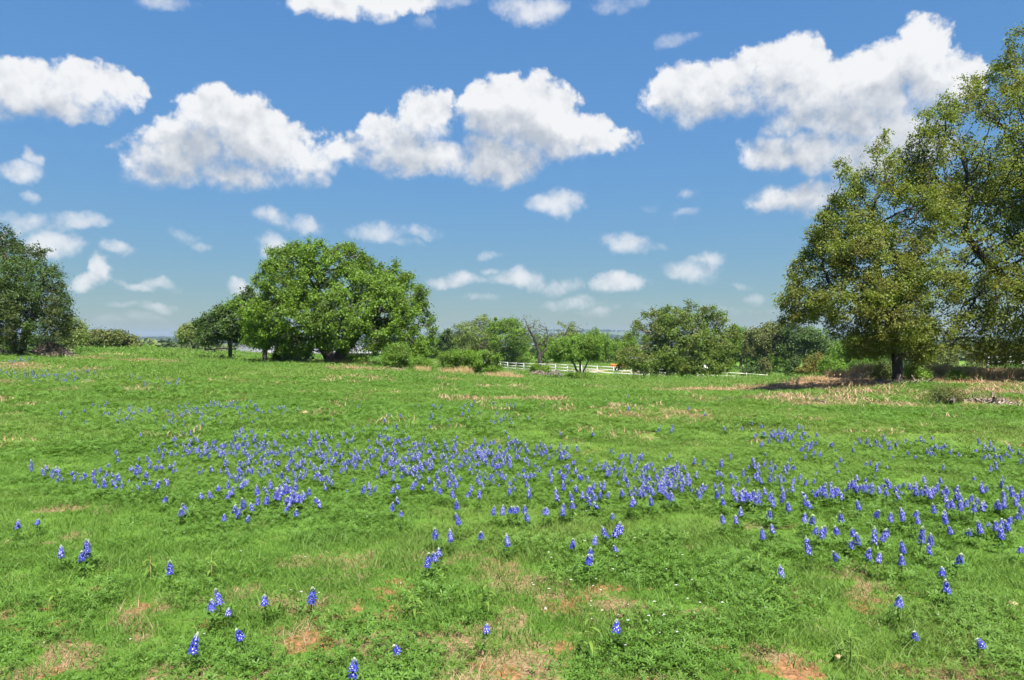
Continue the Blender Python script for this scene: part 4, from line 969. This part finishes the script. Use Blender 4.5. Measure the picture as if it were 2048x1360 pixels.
LAY = {'g': [], 'w': [], 's': [], 'gf': [], 'sf': []}
for r0, r1, den in ((1.4, 6, 95), (6, 11, 60), (11, 20, 24), (20, 32, 12)):
    xy = ring(r0, r1, den, 1.3 if r1 < 12 else 1.0); dry, soil = cover(xy); u = rg.random(len(xy)); n_ = fbm(xy, 1.5, 91, 3); am = drift_amount(xy) if r1 <= 20 else np.zeros(len(xy))
    bare = (soil > .35) & (u < .30 + soil * .45); dr = ((dry > .36) & (rg.random(len(xy)) < dry * .80) | (rg.random(len(xy)) < (.05 if r1 < 12 else .015))) & ~bare
    wd = ~bare & ~dr & ((am > 1.6) & (u < .50) | (n_ + rg.normal(size=len(xy)) * .16 > .69)); gr = ~bare & ~dr & ~(wd & (rg.random(len(xy)) < .45))
    for key, mk in (('g', gr), ('w', wd), ('s', dr)): LAY[key].append((xy[mk], n_[mk], np.full(mk.sum(), r0), am[mk]))
for r0, r1, den in ((32, 60, 3.2), (60, 135, .55)):
    xy = ring(r0, r1, den, .9); dry, soil = cover(xy); n_ = fbm(xy, .12, 91, 3); dr = (dry > .3) & (rg.random(len(xy)) < dry); bare = soil > .6
    LAY['gf'].append((xy[~dr & ~bare], n_[~dr & ~bare], np.full((~dr & ~bare).sum(), r0), 0)); LAY['sf'].append((xy[dr], n_[dr], np.full(dr.sum(), r0), 0))


def lay(name, key, protos_near, protos_mid, label, cat, smin, smax):
    xy = np.concatenate([a[0] for a in LAY[key]]); n_ = np.concatenate([a[1] for a in LAY[key]]); r0 = np.concatenate([a[2] for a in LAY[key]]); N_ = len(xy)
    col = protos(name, protos_near + protos_mid); k1, k2 = len(protos_near), len(protos_mid)
    idx = np.where(r0 < 9, rg.integers(0, k1, N_), k1 + rg.integers(0, max(k2, 1), N_)) if k2 else rg.integers(0, k1, N_)
    hv_ = fbm(xy, .45, 95, 3); s = smin + (smax - smin) * rg.random(N_); s = s * (1 + (r0 > 15) * .35) * (1 + (r0 > 55) * .9)
    zs = s * np.clip(.45 + hv_ * 1.15, .5, 1.35) * (1 if key != 'gf' else .75)
    tint = np.clip((fbm(xy, .35, 97, 3) - .42) * 3.2 + rg.normal(size=N_) * .15, 0, 1)
    pts_ = np.column_stack([xy, height(xy)])
    scatter(name, pts_, np.column_stack([rg.normal(size=N_) * .10, rg.normal(size=N_) * .10, rg.uniform(0, 6.283, N_)]), np.column_stack([s, s, zs]), idx, tint, col, label, cat)


lay('meadow_grass', 'g', near_p, mid_p, 'short bright green grass covering the meadow', 'grass', .75, 1.25)
lay('meadow_weeds', 'w', weed_p, weedm_p, 'low feathery green leaves growing through the grass', 'ground cover', .7, 1.2)
lay('dry_grass', 's', straw_p, strawf_p[:2], 'matted dead tan grass in patches of the meadow', 'dry grass', .7, 1.3)
lay('distant_grass', 'gf', far_p, [], 'even green turf of the farther meadow', 'grass', .8, 1.3)
lay('distant_dry_grass', 'sf', strawf_p, [], 'straw coloured grass streaks on the mound and far meadow', 'dry grass', .8, 1.4)

# ------------------------------------------------------------------ bluebonnets
def spike_meshes(rng, H=.115, full=1.0):
    """florets in rings up the spike, each a little hood of two petals and a white eye; pale tip"""
    bv, bf, wv, wf, tv_, tf_ = [], [], [], [], [], []; rb, rw = [], []; nb = nw = 0
    rows = max(4, int(9 * full))
    for r in range(rows):
        t = r / (rows - 1); z = H * .82 * t; R = .0150 * (1 - .42 * t ** 2.5) * rng.uniform(.9, 1.1); k = 7 if t < .6 else 5
        for q in range(k):
            if rng.random() < .08: continue
            a = (q + .5 * (r % 2) + rng.normal() * .12) / k * 6.283; ca, sa = math.cos(a), math.sin(a); o_ = np.array([ca, sa, 0]); s_ = np.array([-sa, ca, 0]); u = np.array([0, 0, 1.])
            c = o_ * R + u * (z + rng.normal() * .002); sz = .0098 * (1 - .22 * t) * rng.uniform(.85, 1.2)
            hood = np.array([c - o_ * .012 - u * .002, c + s_ * sz * .9 + u * sz * .2, c - s_ * sz * .9 + u * sz * .2, c + o_ * sz * .5 - u * sz * .75, c + u * sz * 1.15 - o_ * sz * .1])
            bv.append(hood); bf.append(np.array([[1, 4, 2, 3]]) + nb); rb += [rng.random()] * 5; nb += 5
            keel = np.array([c - u * sz * .2, c + s_ * sz * .45 - u * sz * .6 + o_ * sz * .5, c + o_ * sz * 1.1 - u * sz * .9, c - s_ * sz * .45 - u * sz * .6 + o_ * sz * .5]); bv.append(keel); bf.append(np.array([[0, 1, 2, 3]]) + nb); rb += [rng.random()] * 4; nb += 4
            if rng.random() < .75:
                e = c + o_ * (sz * .28 + .001) + u * sz * .32; es = sz * .36; wv.append(np.array([e - s_ * es - u * es * .2, e - u * es, e + s_ * es - u * es * .2, e + u * es])); wf.append(np.array([[0, 1, 2, 3]]) + nw); nw += 4
    nt = 0
    for q in range(16):
        a = q * 2.4; t = q / 16; R = .0105 * (1 - t); c = np.array([math.cos(a) * R, math.sin(a) * R, H * .84 + H * .22 * t]); dr = unit(np.array([[math.cos(a) * .5, math.sin(a) * .5, 1]]))[0]; s_ = np.array([-math.sin(a), math.cos(a), 0]); sz = .0085
        tv_.append(np.array([c - dr * sz * .3, c + s_ * sz * .42 + dr * sz * .3, c + dr * sz, c - s_ * sz * .42 + dr * sz * .3])); tf_.append(np.array([[0, 1, 2, 3]]) + nt); nt += 4
    A = lambda n_: {'rnd': rng.random(n_)}
    return (mesh_np('petals', np.concatenate(bv), np.concatenate(bf), M_BLUE, False, {'rnd': rb}), mesh_np('white_spots', np.concatenate(wv), np.concatenate(wf), M_WHITE, False, A(nw)), mesh_np('pale_tip', np.concatenate(tv_), np.concatenate(tf_), M_TIP, False, A(nt)))


rg = np.random.default_rng(55)
VAR = [spike_meshes(rg, h, fl) for h, fl in ((.060, .8), (.074, .95), (.046, .65), (.094, 1.1), (.032, .45), (.066, .85))]
v, f = tube([(0, 0, -.02), (.004, .002, .07), (.0, .0, .14), (0, 0, .20)], [.0028, .0026, .0022, .0018], 5); STEM = mesh_np('stem', v, f, M_STEM, True, {'rnd': np.full(len(v), .5)})
LEAVES = [palmate(14, .07, .03, .13, .038, rg, M_LEAF) for _ in range(3)]
NEAR = [(210,964,1),(322,985,1),(365,1010,1.2),(378,1003,1),(410,988,1.1),(426,986,.9),(449,984,.9),(435,970,1),(463,1009,1.25),(470,1013,1),(447,1026,1),(490,1025,1),(484,969,.9),(519,982,1.3),(543,986,1),(543,967,1.2),(509,1003,.9),(562,1005,.8),(562,975,.9),(585,992,1),(588,973,1),(590,1018,.8),
 (35,1041,.9),(65,1032,.7),(122,1098,1.1),(170,1086,1.1),(177,1090,1.0),(184,1090,.9),(163,1105,.8),(340,1128,.8),(450,1189,1),(424,1204,1),(453,1210,.6),(531,1194,.9),(497,1247,.8),(371,1286,1.1),(621,1173,1.2),(702,1322,.9),(710,1320,.8),
 (822,966,1.1),(843,964,1),(915,966,1.1),(781,973,1),(790,972,.9),(801,970,.9),(884,978,1.1),(910,982,1),(781,1003,.9),(795,992,.9),(954,988,.9),(915,1004,1),(801,1020,.7),(927,1037,1.15),(871,1058,1.2),(903,1066,1.15),(876,1106,1.15),(882,1098,1.1),(849,1117,1.05),(962,1054,.9),(1020,1075,1),(1003,1020,.9),(1015,1014,1),(1023,1014,1),(1037,1005,.9),(984,1010,.8),(1050,1011,1),(1060,1021,.9),
 (1097,1014,1),(1090,1017,.9),(1119,994,1.5),(1123,1010,1),(1146,1004,1.3),(1129,1013,.8),(1143,1075,1),(1185,1079,1),(1179,1094,1.1),(1165,1097,.8),(1178,1117,1.2),(1214,1063,1.4),(1221,1055,1.2),(1229,1051,1),(1238,1078,.7),(1194,991,1),(1182,992,.8),(1203,1002,.9),(1260,1004,1),(1278,1001,1.1),(1281,979,1.2),(1128,967,1),(1151,972,1.1),(1200,979,.9),(1166,985,.9),(1148,985,.8),(1228,1248,1.15),(972,1245,.6),(813,1273,.6),(1225,1017,.7),
 (1536,981,1),(1517,991,.8),(1580,1004,1.3),(1552,1006,1),(1536,1016,1),(1626,1005,1.1),(1483,1021,.9),(1476,1035,.8),(1452,1032,.9),(1604,1036,1.1),(1619,1029,1.1),(1624,1053,.9),(1644,1061,1.2),(1644,1047,.9),(1624,1095,1.4),(1566,1129,.9),(1550,1048,.8),(1528,1062,.8),(1679,1056,1.1),(1710,1061,1.1),(1701,1073,.9),(1717,1066,1),(1748,1073,1.35),(1757,1061,1.1),(1771,1058,1.15),(1729,1100,1.1),(1749,1111,.9),(1682,1094,.8),(1685,1024,1),(1723,1006,.9),(1742,1014,1.1),(1780,1028,.9),(1807,1025,1),(1821,1022,1.1),(1813,1019,1),(1835,1038,.9),
 (1801,985,.9),(1863,985,1),(1871,1007,1.1),(1891,998,1.1),(1895,988,.9),(1917,1008,1.2),(1921,994,1.1),(1910,1008,1),(1930,998,.9),(1945,1013,1),(1891,1023,.9),(1901,1037,1.1),(1913,1057,1),(1936,989,.8),(1955,991,.8),(1971,979,1),(1973,1001,.9),(2014,978,1.1),(2023,969,1),(2010,988,1),(2029,991,1.1),(2039,1001,1),(2045,1013,1),(2044,980,1),(1936,1047,.8),(1967,1053,1.3),(1995,1038,1.2),(2005,1035,1.1),(1990,1040,.9),(2024,1045,1.1),(2005,1066,1.3),(1973,1036,.7),(2033,1082,.7),(2036,1025,.8),(1908,1107,1.2),(1885,1136,1),(1895,1161,1.15),(1839,1069,1.35),(1861,1073,.9),(1858,1086,.8),(1811,1085,.9),(1805,1110,.8),(1791,1198,1.25),(1833,1236,.5),(1982,1266,.7)]
ONE = {(1228,1248): 'tall bluebonnet standing alone low in the meadow right of centre', (1791,1198): 'bluebonnet growing at the foot of the tan straw tuft at lower right', (371,1286): 'pale bluebonnet in the lower left foreground', (621,1173): 'solitary upright bluebonnet left of centre in the foreground',
 (497,1247): 'small bluebonnet between the pale foreground one and the solitary upright one', (531,1194): 'bluebonnet right of the close pair at lower left', (450,1189): 'upper bluebonnet of the close pair at lower left', (424,1204): 'lower bluebonnet of the close pair at lower left', (453,1210): 'tiny bluebonnet right below the close pair at lower left',
 (340,1128): 'single short bluebonnet on a long stem at left, above the close pair', (972,1245): 'half-open whitish bluebonnet near bottom centre', (813,1273): 'tiny blue bloom near the bottom, left of centre', (1982,1266): 'faded violet bluebonnet in the lower right corner', (1833,1236): 'tiny dark bloom below the straw tuft at lower right',
 (1895,1161): 'lower of the two bluebonnets above the lower right corner', (1885,1136): 'upper of the two bluebonnets above the lower right corner', (1908,1107): 'bluebonnet above the stacked two at right', (1566,1129): 'low bluebonnet alone left of the tall front one at right', (1624,1095): 'tall bluebonnet at the front left of the right-hand patch',
 (35,1041): 'small bluebonnet close to the left edge', (65,1032): 'greyish fading bluebonnet near the left edge', (122,1098): 'bluebonnet left of the small bunch at the left', (163,1105): 'lowest bloom of the small bunch at the left', (702,1322): 'left bluebonnet of the two at the very bottom', (710,1320): 'right bluebonnet of the two at the very bottom',
 (849,1117): 'bluebonnet left of the double one at centre front', (1020,1075): 'lone bluebonnet just right of centre front', (962,1054): 'short bluebonnet right of the three loose ones at centre', (1143,1075): 'bluebonnet left of the big pale cluster right of centre', (1178,1117): 'lowest of the four bluebonnets below the big pale cluster', (1119,994): 'tallest bluebonnet of the front row right of centre', (1238,1078): 'sparse bloom right under the big pale cluster'}


def size_word(s):
    return 'tiny ' if s < .72 else 'short ' if s < .88 else '' if s < 1.08 else 'tall ' if s < 1.25 else 'very tall '


def region(px, py):
    if py > 1040:
        for lim, t in ((300, 'in the small bunch at the left'), (940, 'of the loose group at centre front'), (1200, 'of the little group below the big pale cluster'), (1300, 'in the big pale cluster right of centre'), (1660, 'at the left front of the right-hand patch'),
                       (1790, 'in the middle front of the right-hand patch'), (1900, 'at the right front of the right-hand patch'), (3000, 'in the patch by the right edge, near side')):
            if px < lim: return t
    row = 'front row' if py > 1000 else 'second row' if py > 975 else 'middle rows'
    for lim, t in ((150, 'by the left edge of the meadow'), (330, 'at the left end of the long drift'), (460, 'at the front left of the big drift'), (560, 'in the left third of the big drift'), (700, 'left of the drift\'s thick middle'), (860, 'in the thick middle of the big drift'), (1000, 'in front of the drift\'s thick middle'),
                   (1110, 'just right of the drift\'s middle'), (1210, 'around the tallest bluebonnet right of centre'), (1330, 'on the right side of the big drift'), (1480, 'at the right tip of the big drift'), (1600, 'in the grass right of the big drift'), (1700, 'left in the right-hand patch'), (1800, 'amid the right-hand patch'), (1900, 'right in the right-hand patch'), (1980, 'left in the patch by the right edge'), (3000, 'close to the right edge')):
        if px < lim: return t + ', ' + row


nb_ = np.array(NEAR, float); nd = rows_to_d(nb_[:, 0], nb_[:, 1], .17)
items = [(p_[0], p_[1], p_[2], d_, True) for p_, d_ in zip(nb_, nd)]
order = np.argsort(dd); extra = [(dx[k], dy[k], float(rg.uniform(.75, 1.2)), dd[k], False) for k in order]
take = 300 - len(items); things, rest = items + extra[:take], extra[take:]
NTH = 'first second third fourth fifth sixth seventh eighth ninth tenth eleventh twelfth thirteenth fourteenth fifteenth'.split()
names = [ONE.get((int(t_[0]), int(t_[1]))) if t_[4] else None for t_ in things]; plain = [size_word(t_[2]) + '|' + region(t_[0], t_[1]) for t_ in things]
for i_, t_ in enumerate(things):
    if names[i_]: continue
    same = sorted(j_ for j_ in range(len(things)) if not names[j_] or '#' in names[j_]); same = sorted((things[j_][0], j_) for j_ in same if plain[j_] == plain[i_])
    a_, b_ = plain[i_].split('|'); rank = [j_ for _, j_ in same].index(i_)
    names[i_] = '#' + a_ + 'bluebonnet ' + (NTH[rank] + ' from left ' if len(same) > 1 else '') + b_
names = [n_.lstrip('#') for n_ in names]
for (px, py, s, d, listed), lab in zip(things, names):
    x = (px - CX) / F * d; g = (x, d, height([[x, d]])[0]); 
    o = ob('bluebonnet', None, loc=g, label=lab, cat='flower', group='bluebonnets of the meadow')
    vi = 4 if s < .72 else 3 if s > 1.3 else int(rg.choice([0, 1, 2, 5])); bl, wh, tp = VAR[vi]; sc_ = float(np.clip(.75 + .3 * s, .8, 1.15))
    o.scale = (sc_,) * 3; o.rotation_euler = (rg.normal() * .17, rg.normal() * .17, rg.uniform(0, 6.28))
    zt = float(rg.uniform(.085, .135)); st = ob('stem', STEM, o); st.scale = (1, 1, (zt + .03) / .20)
    sp = ob('flower_spike', bl, o, (0, 0, zt)); ob('white_spots', wh, sp); ob('pale_tip', tp, sp)
    ob('leaves', LEAVES[int(rg.integers(3))], o)


# the farther bluebonnets, too many and small to pick apart
def joined_plant(vr, lf):
    V_, F_, M_, R_ = [], [], [], []; n_ = 0
    for me, mi, dz in ((vr[0], 0, .10), (vr[1], 1, .10), (vr[2], 2, .10), (lf, 3, 0)):
        c = np.empty(len(me.vertices) * 3, np.float32); me.vertices.foreach_get('co', c); c = c.reshape(-1, 3) + [0, 0, dz]; q = np.empty(len(me.loops), np.int32); me.loops.foreach_get('vertex_index', q)
        a = np.empty(len(c), np.float32); me.attributes['rnd'].data.foreach_get('value', a); V_.append(c); F_.append(q.reshape(-1, 4) + n_); M_ += [mi] * (len(q) // 4); R_.append(a); n_ += len(c)
    return mesh_np('bluebonnet', np.concatenate(V_), np.concatenate(F_), [M_BLUE, M_WHITE, M_TIP, M_LEAF], False, {'rnd': np.concatenate(R_)}, M_)


bp_ = protos('far_bluebonnet', [joined_plant(VAR[k], LEAVES[k % 3]) for k in (0, 1, 2, 3, 5)])
rx = np.array([[(e[0] - CX) / F * e[3], e[3]] for e in rest]); nr_ = len(rx); S = rg.uniform(.55, 1.0, nr_) * (1 + np.clip((rx[:, 1] - 15) / 40, 0, .4))
scatter('bluebonnet_drift', np.column_stack([rx, height(rx)]), np.column_stack([rg.normal(size=nr_) * .18, rg.normal(size=nr_) * .18, rg.uniform(0, 6.28, nr_)]), np.column_stack([S, S, S]), rg.integers(0, 5, nr_), np.zeros(nr_), bp_, 'drifts of smaller bluebonnets farther out in the meadow', 'flowers')

# ------------------------------------------------------------------ tall weeds, stones, tiny white flowers
M_WEEDT = foliage('tall_weed_leaf', (.09, .16, .022), (.14, .22, .035), trans=.38)
for q, (px, py, h, lab) in enumerate(((1178,1330,.26,'broad-leaved weed with a ring of long leaves at bottom right of centre'), (975,1240,.22,'pale weed with drooping leaves below the straw patch at centre'), (422,1165,.2,'tall weed with a reddish stalk at left'), (110,1215,.17,'pale weed in the lower left corner area'), (300,1165,.16,'pale leafy weed left of the reddish-stalked weed'),
        (1520,1160,.2,'feathery pale weed left of the lower right straw tuft'), (1700,1345,.22,'weed with one long drooping leaf at the bottom right'), (830,1250,.18,'thin upright weed stalk left of bottom centre'), (1550,1225,.2,'feathery weed near the bare soil at lower right'), (560,1235,.18,'arching weed right of the close bluebonnet pair'))):
    d = row_to_d(px, py); g = on_ground(px, d); rng = np.random.default_rng(600 + q); root = ob('tall_weed', None, loc=g, label=lab, cat='weed', group='tall weeds in the foreground')
    v, f = tube([(0, 0, -.02), (.005, 0, h * .5), (0, .005, h)], [.004, .003, .0015], 5); ob('stalk', mesh_np('stalk', v, f, M_STRAWT if 'reddish' in lab else M_STEM, True, {'rnd': np.full(len(v), .3)}), root)
    for k in range(9):
        a = k * 2.4; z0 = h * (.25 + .75 * k / 9); ln = .085 * (1.1 - .6 * k / 9) * rng.uniform(.8, 1.2); t = np.linspace(0, 1, 5); out_ = np.array([math.cos(a), math.sin(a), 0]); sd = np.array([-math.sin(a), math.cos(a), 0])
        mid_ = out_ * (t * ln)[:, None] + np.array([0, 0, 1]) * (z0 + ln * (.5 * t - .75 * t * t))[:, None]; w = .0075 * np.sin(np.clip(t * .9 + .08, 0, 1) * math.pi) + .001
        vv = np.concatenate([mid_ + sd * w[:, None], mid_ - [0, 0, .004], mid_ - sd * w[:, None]]); ff = np.array([[r * 5 + i_, r * 5 + i_ + 1, (r + 1) * 5 + i_ + 1, (r + 1) * 5 + i_] for r in range(2) for i_ in range(4)])
        ob('leaf', mesh_np('leaf', vv, ff, M_WEEDT, True, {'rnd': np.full(15, rng.random()), 'tint': np.zeros(15)}), root)


def stone(name, label, px, py, s, mat_, seed):
    d = row_to_d(px, py); rng = np.random.default_rng(seed); th, ph = np.meshgrid(np.linspace(0, math.pi, 8), np.arange(12) * 6.283 / 12, indexing='ij')
    u = np.column_stack([(np.sin(th) * np.cos(ph)).ravel(), (np.sin(th) * np.sin(ph)).ravel(), np.cos(th).ravel()]); r = .75 + .5 * fbm(u + seed, 1.4, seed, 3)
    v_ = u * r[:, None] * np.array([s, s * .8, s * .55]); f_ = np.array([[i_ * 12 + j_, i_ * 12 + (j_ + 1) % 12, (i_ + 1) * 12 + (j_ + 1) % 12, (i_ + 1) * 12 + j_] for i_ in range(7) for j_ in range(12)])[:, ::-1]
    ob(name, mesh_np(name, v_, f_, mat_, True), loc=on_ground(px, d) + [0, 0, s * .3], label=label, cat='stone')


M_TANSTONE = rough_mat('tan_stone_field', (.26, .18, .09), (.40, .29, .16), 14, .9, .5)
stone('stone', 'tan stone lying among the upper left bluebonnets', 608, 830, .11, M_TANSTONE, 4)
stone('stone', 'little pale stone in the grass at the lower right', 1677, 1322, .022, M_TANSTONE, 7)
stone('stone', 'small brown stone at the right edge of the foreground', 2026, 1218, .03, M_TANSTONE, 9)
rg = np.random.default_rng(91); M_PETAL = foliage('white_petal', (.62, .55, .60), (.72, .68, .70), trans=.2)
c = np.zeros((6, 3)); a = np.arange(6) * 1.047; ax = np.column_stack([np.cos(a), np.sin(a), np.full(6, .35)]); v, f = leaf_quads(ax * .006 + [0, 0, .10], unit(np.column_stack([-np.cos(a) * .3, -np.sin(a) * .3, np.ones(6)])), unit(ax), np.full(6, .008), np.full(6, .005))
tiny = protos('tiny_flower', [mesh_np('tiny_flower', v, f, M_PETAL, False, {'rnd': rg.random(24)})])
fx = np.concatenate([rg.uniform(1030, 1400, 40), rg.uniform(0, 2048, 60), rg.uniform(900, 1900, 60)]); fy = np.concatenate([rg.uniform(1080, 1330, 40), rg.uniform(800, 1340, 60), rg.uniform(760, 830, 60)])
fd = rows_to_d(fx, fy); xy = np.column_stack([(fx - CX) / F * fd, fd]); nf = len(xy); S = rg.uniform(.5, 1.0, nf) * np.clip(fd / 7, 1, 2.2)
scatter('white_wildflowers', np.column_stack([xy, height(xy)]), np.zeros((nf, 3)), np.column_stack([S, S, rg.uniform(.8, 1.1, nf)]), np.zeros(nf), np.zeros(nf), tiny, 'tiny whitish wildflowers dotted through the grass', 'flowers')

def clod(rng):
    v_, f_ = box((0, 0, 0), (1, 1, .7)); v_ = v_ * rng.uniform(.6, 1.1, v_.shape); return mesh_np('clod', v_, f_, M_CLOD)


rg = np.random.default_rng(44); M_CLOD = rough_mat('soil_clod', (.12, .06, .03), (.32, .17, .08), 30, .95, .3); cl = protos('clod', [clod(rg) for _ in range(5)])
xy = ring(1.6, 8.5, 260); dry, soil = cover(xy); xy = xy[soil > .38]; nc = len(xy); S = .004 + .013 * rg.random(nc) ** 3
scatter('soil_clods', np.column_stack([xy, height(xy) + .002]), rg.uniform(0, 6.28, (nc, 3)), np.column_stack([S, S, S]), rg.integers(0, 5, nc), np.zeros(nc), cl, 'crumbs of reddish soil on the bare spots of the meadow', 'soil')

# ------------------------------------------------------------------ air
m = bpy.data.materials.new('haze_air'); m.use_nodes = True; n = NT(m.node_tree); n.n.clear(); out = n.new('ShaderNodeOutputMaterial'); pv = n.new('ShaderNodeVolumePrincipled')
pv.inputs['Color'].default_value = (.38, .53, .76, 1); pv.inputs['Density'].default_value = 1.4e-4; pv.inputs['Anisotropy'].default_value = .2; n.l.new(pv.outputs[0], out.inputs['Volume'])
zlo = float(min(hv[:, 2].min(), -40)) - 30; v, f = box((0, 0, (zlo + 75) / 2), (13600, 13600, 75 - zlo)); ob('haze', mesh_np('haze', v, f, m), kind='stuff', label='thin blue haze over the far hills', cat='haze')
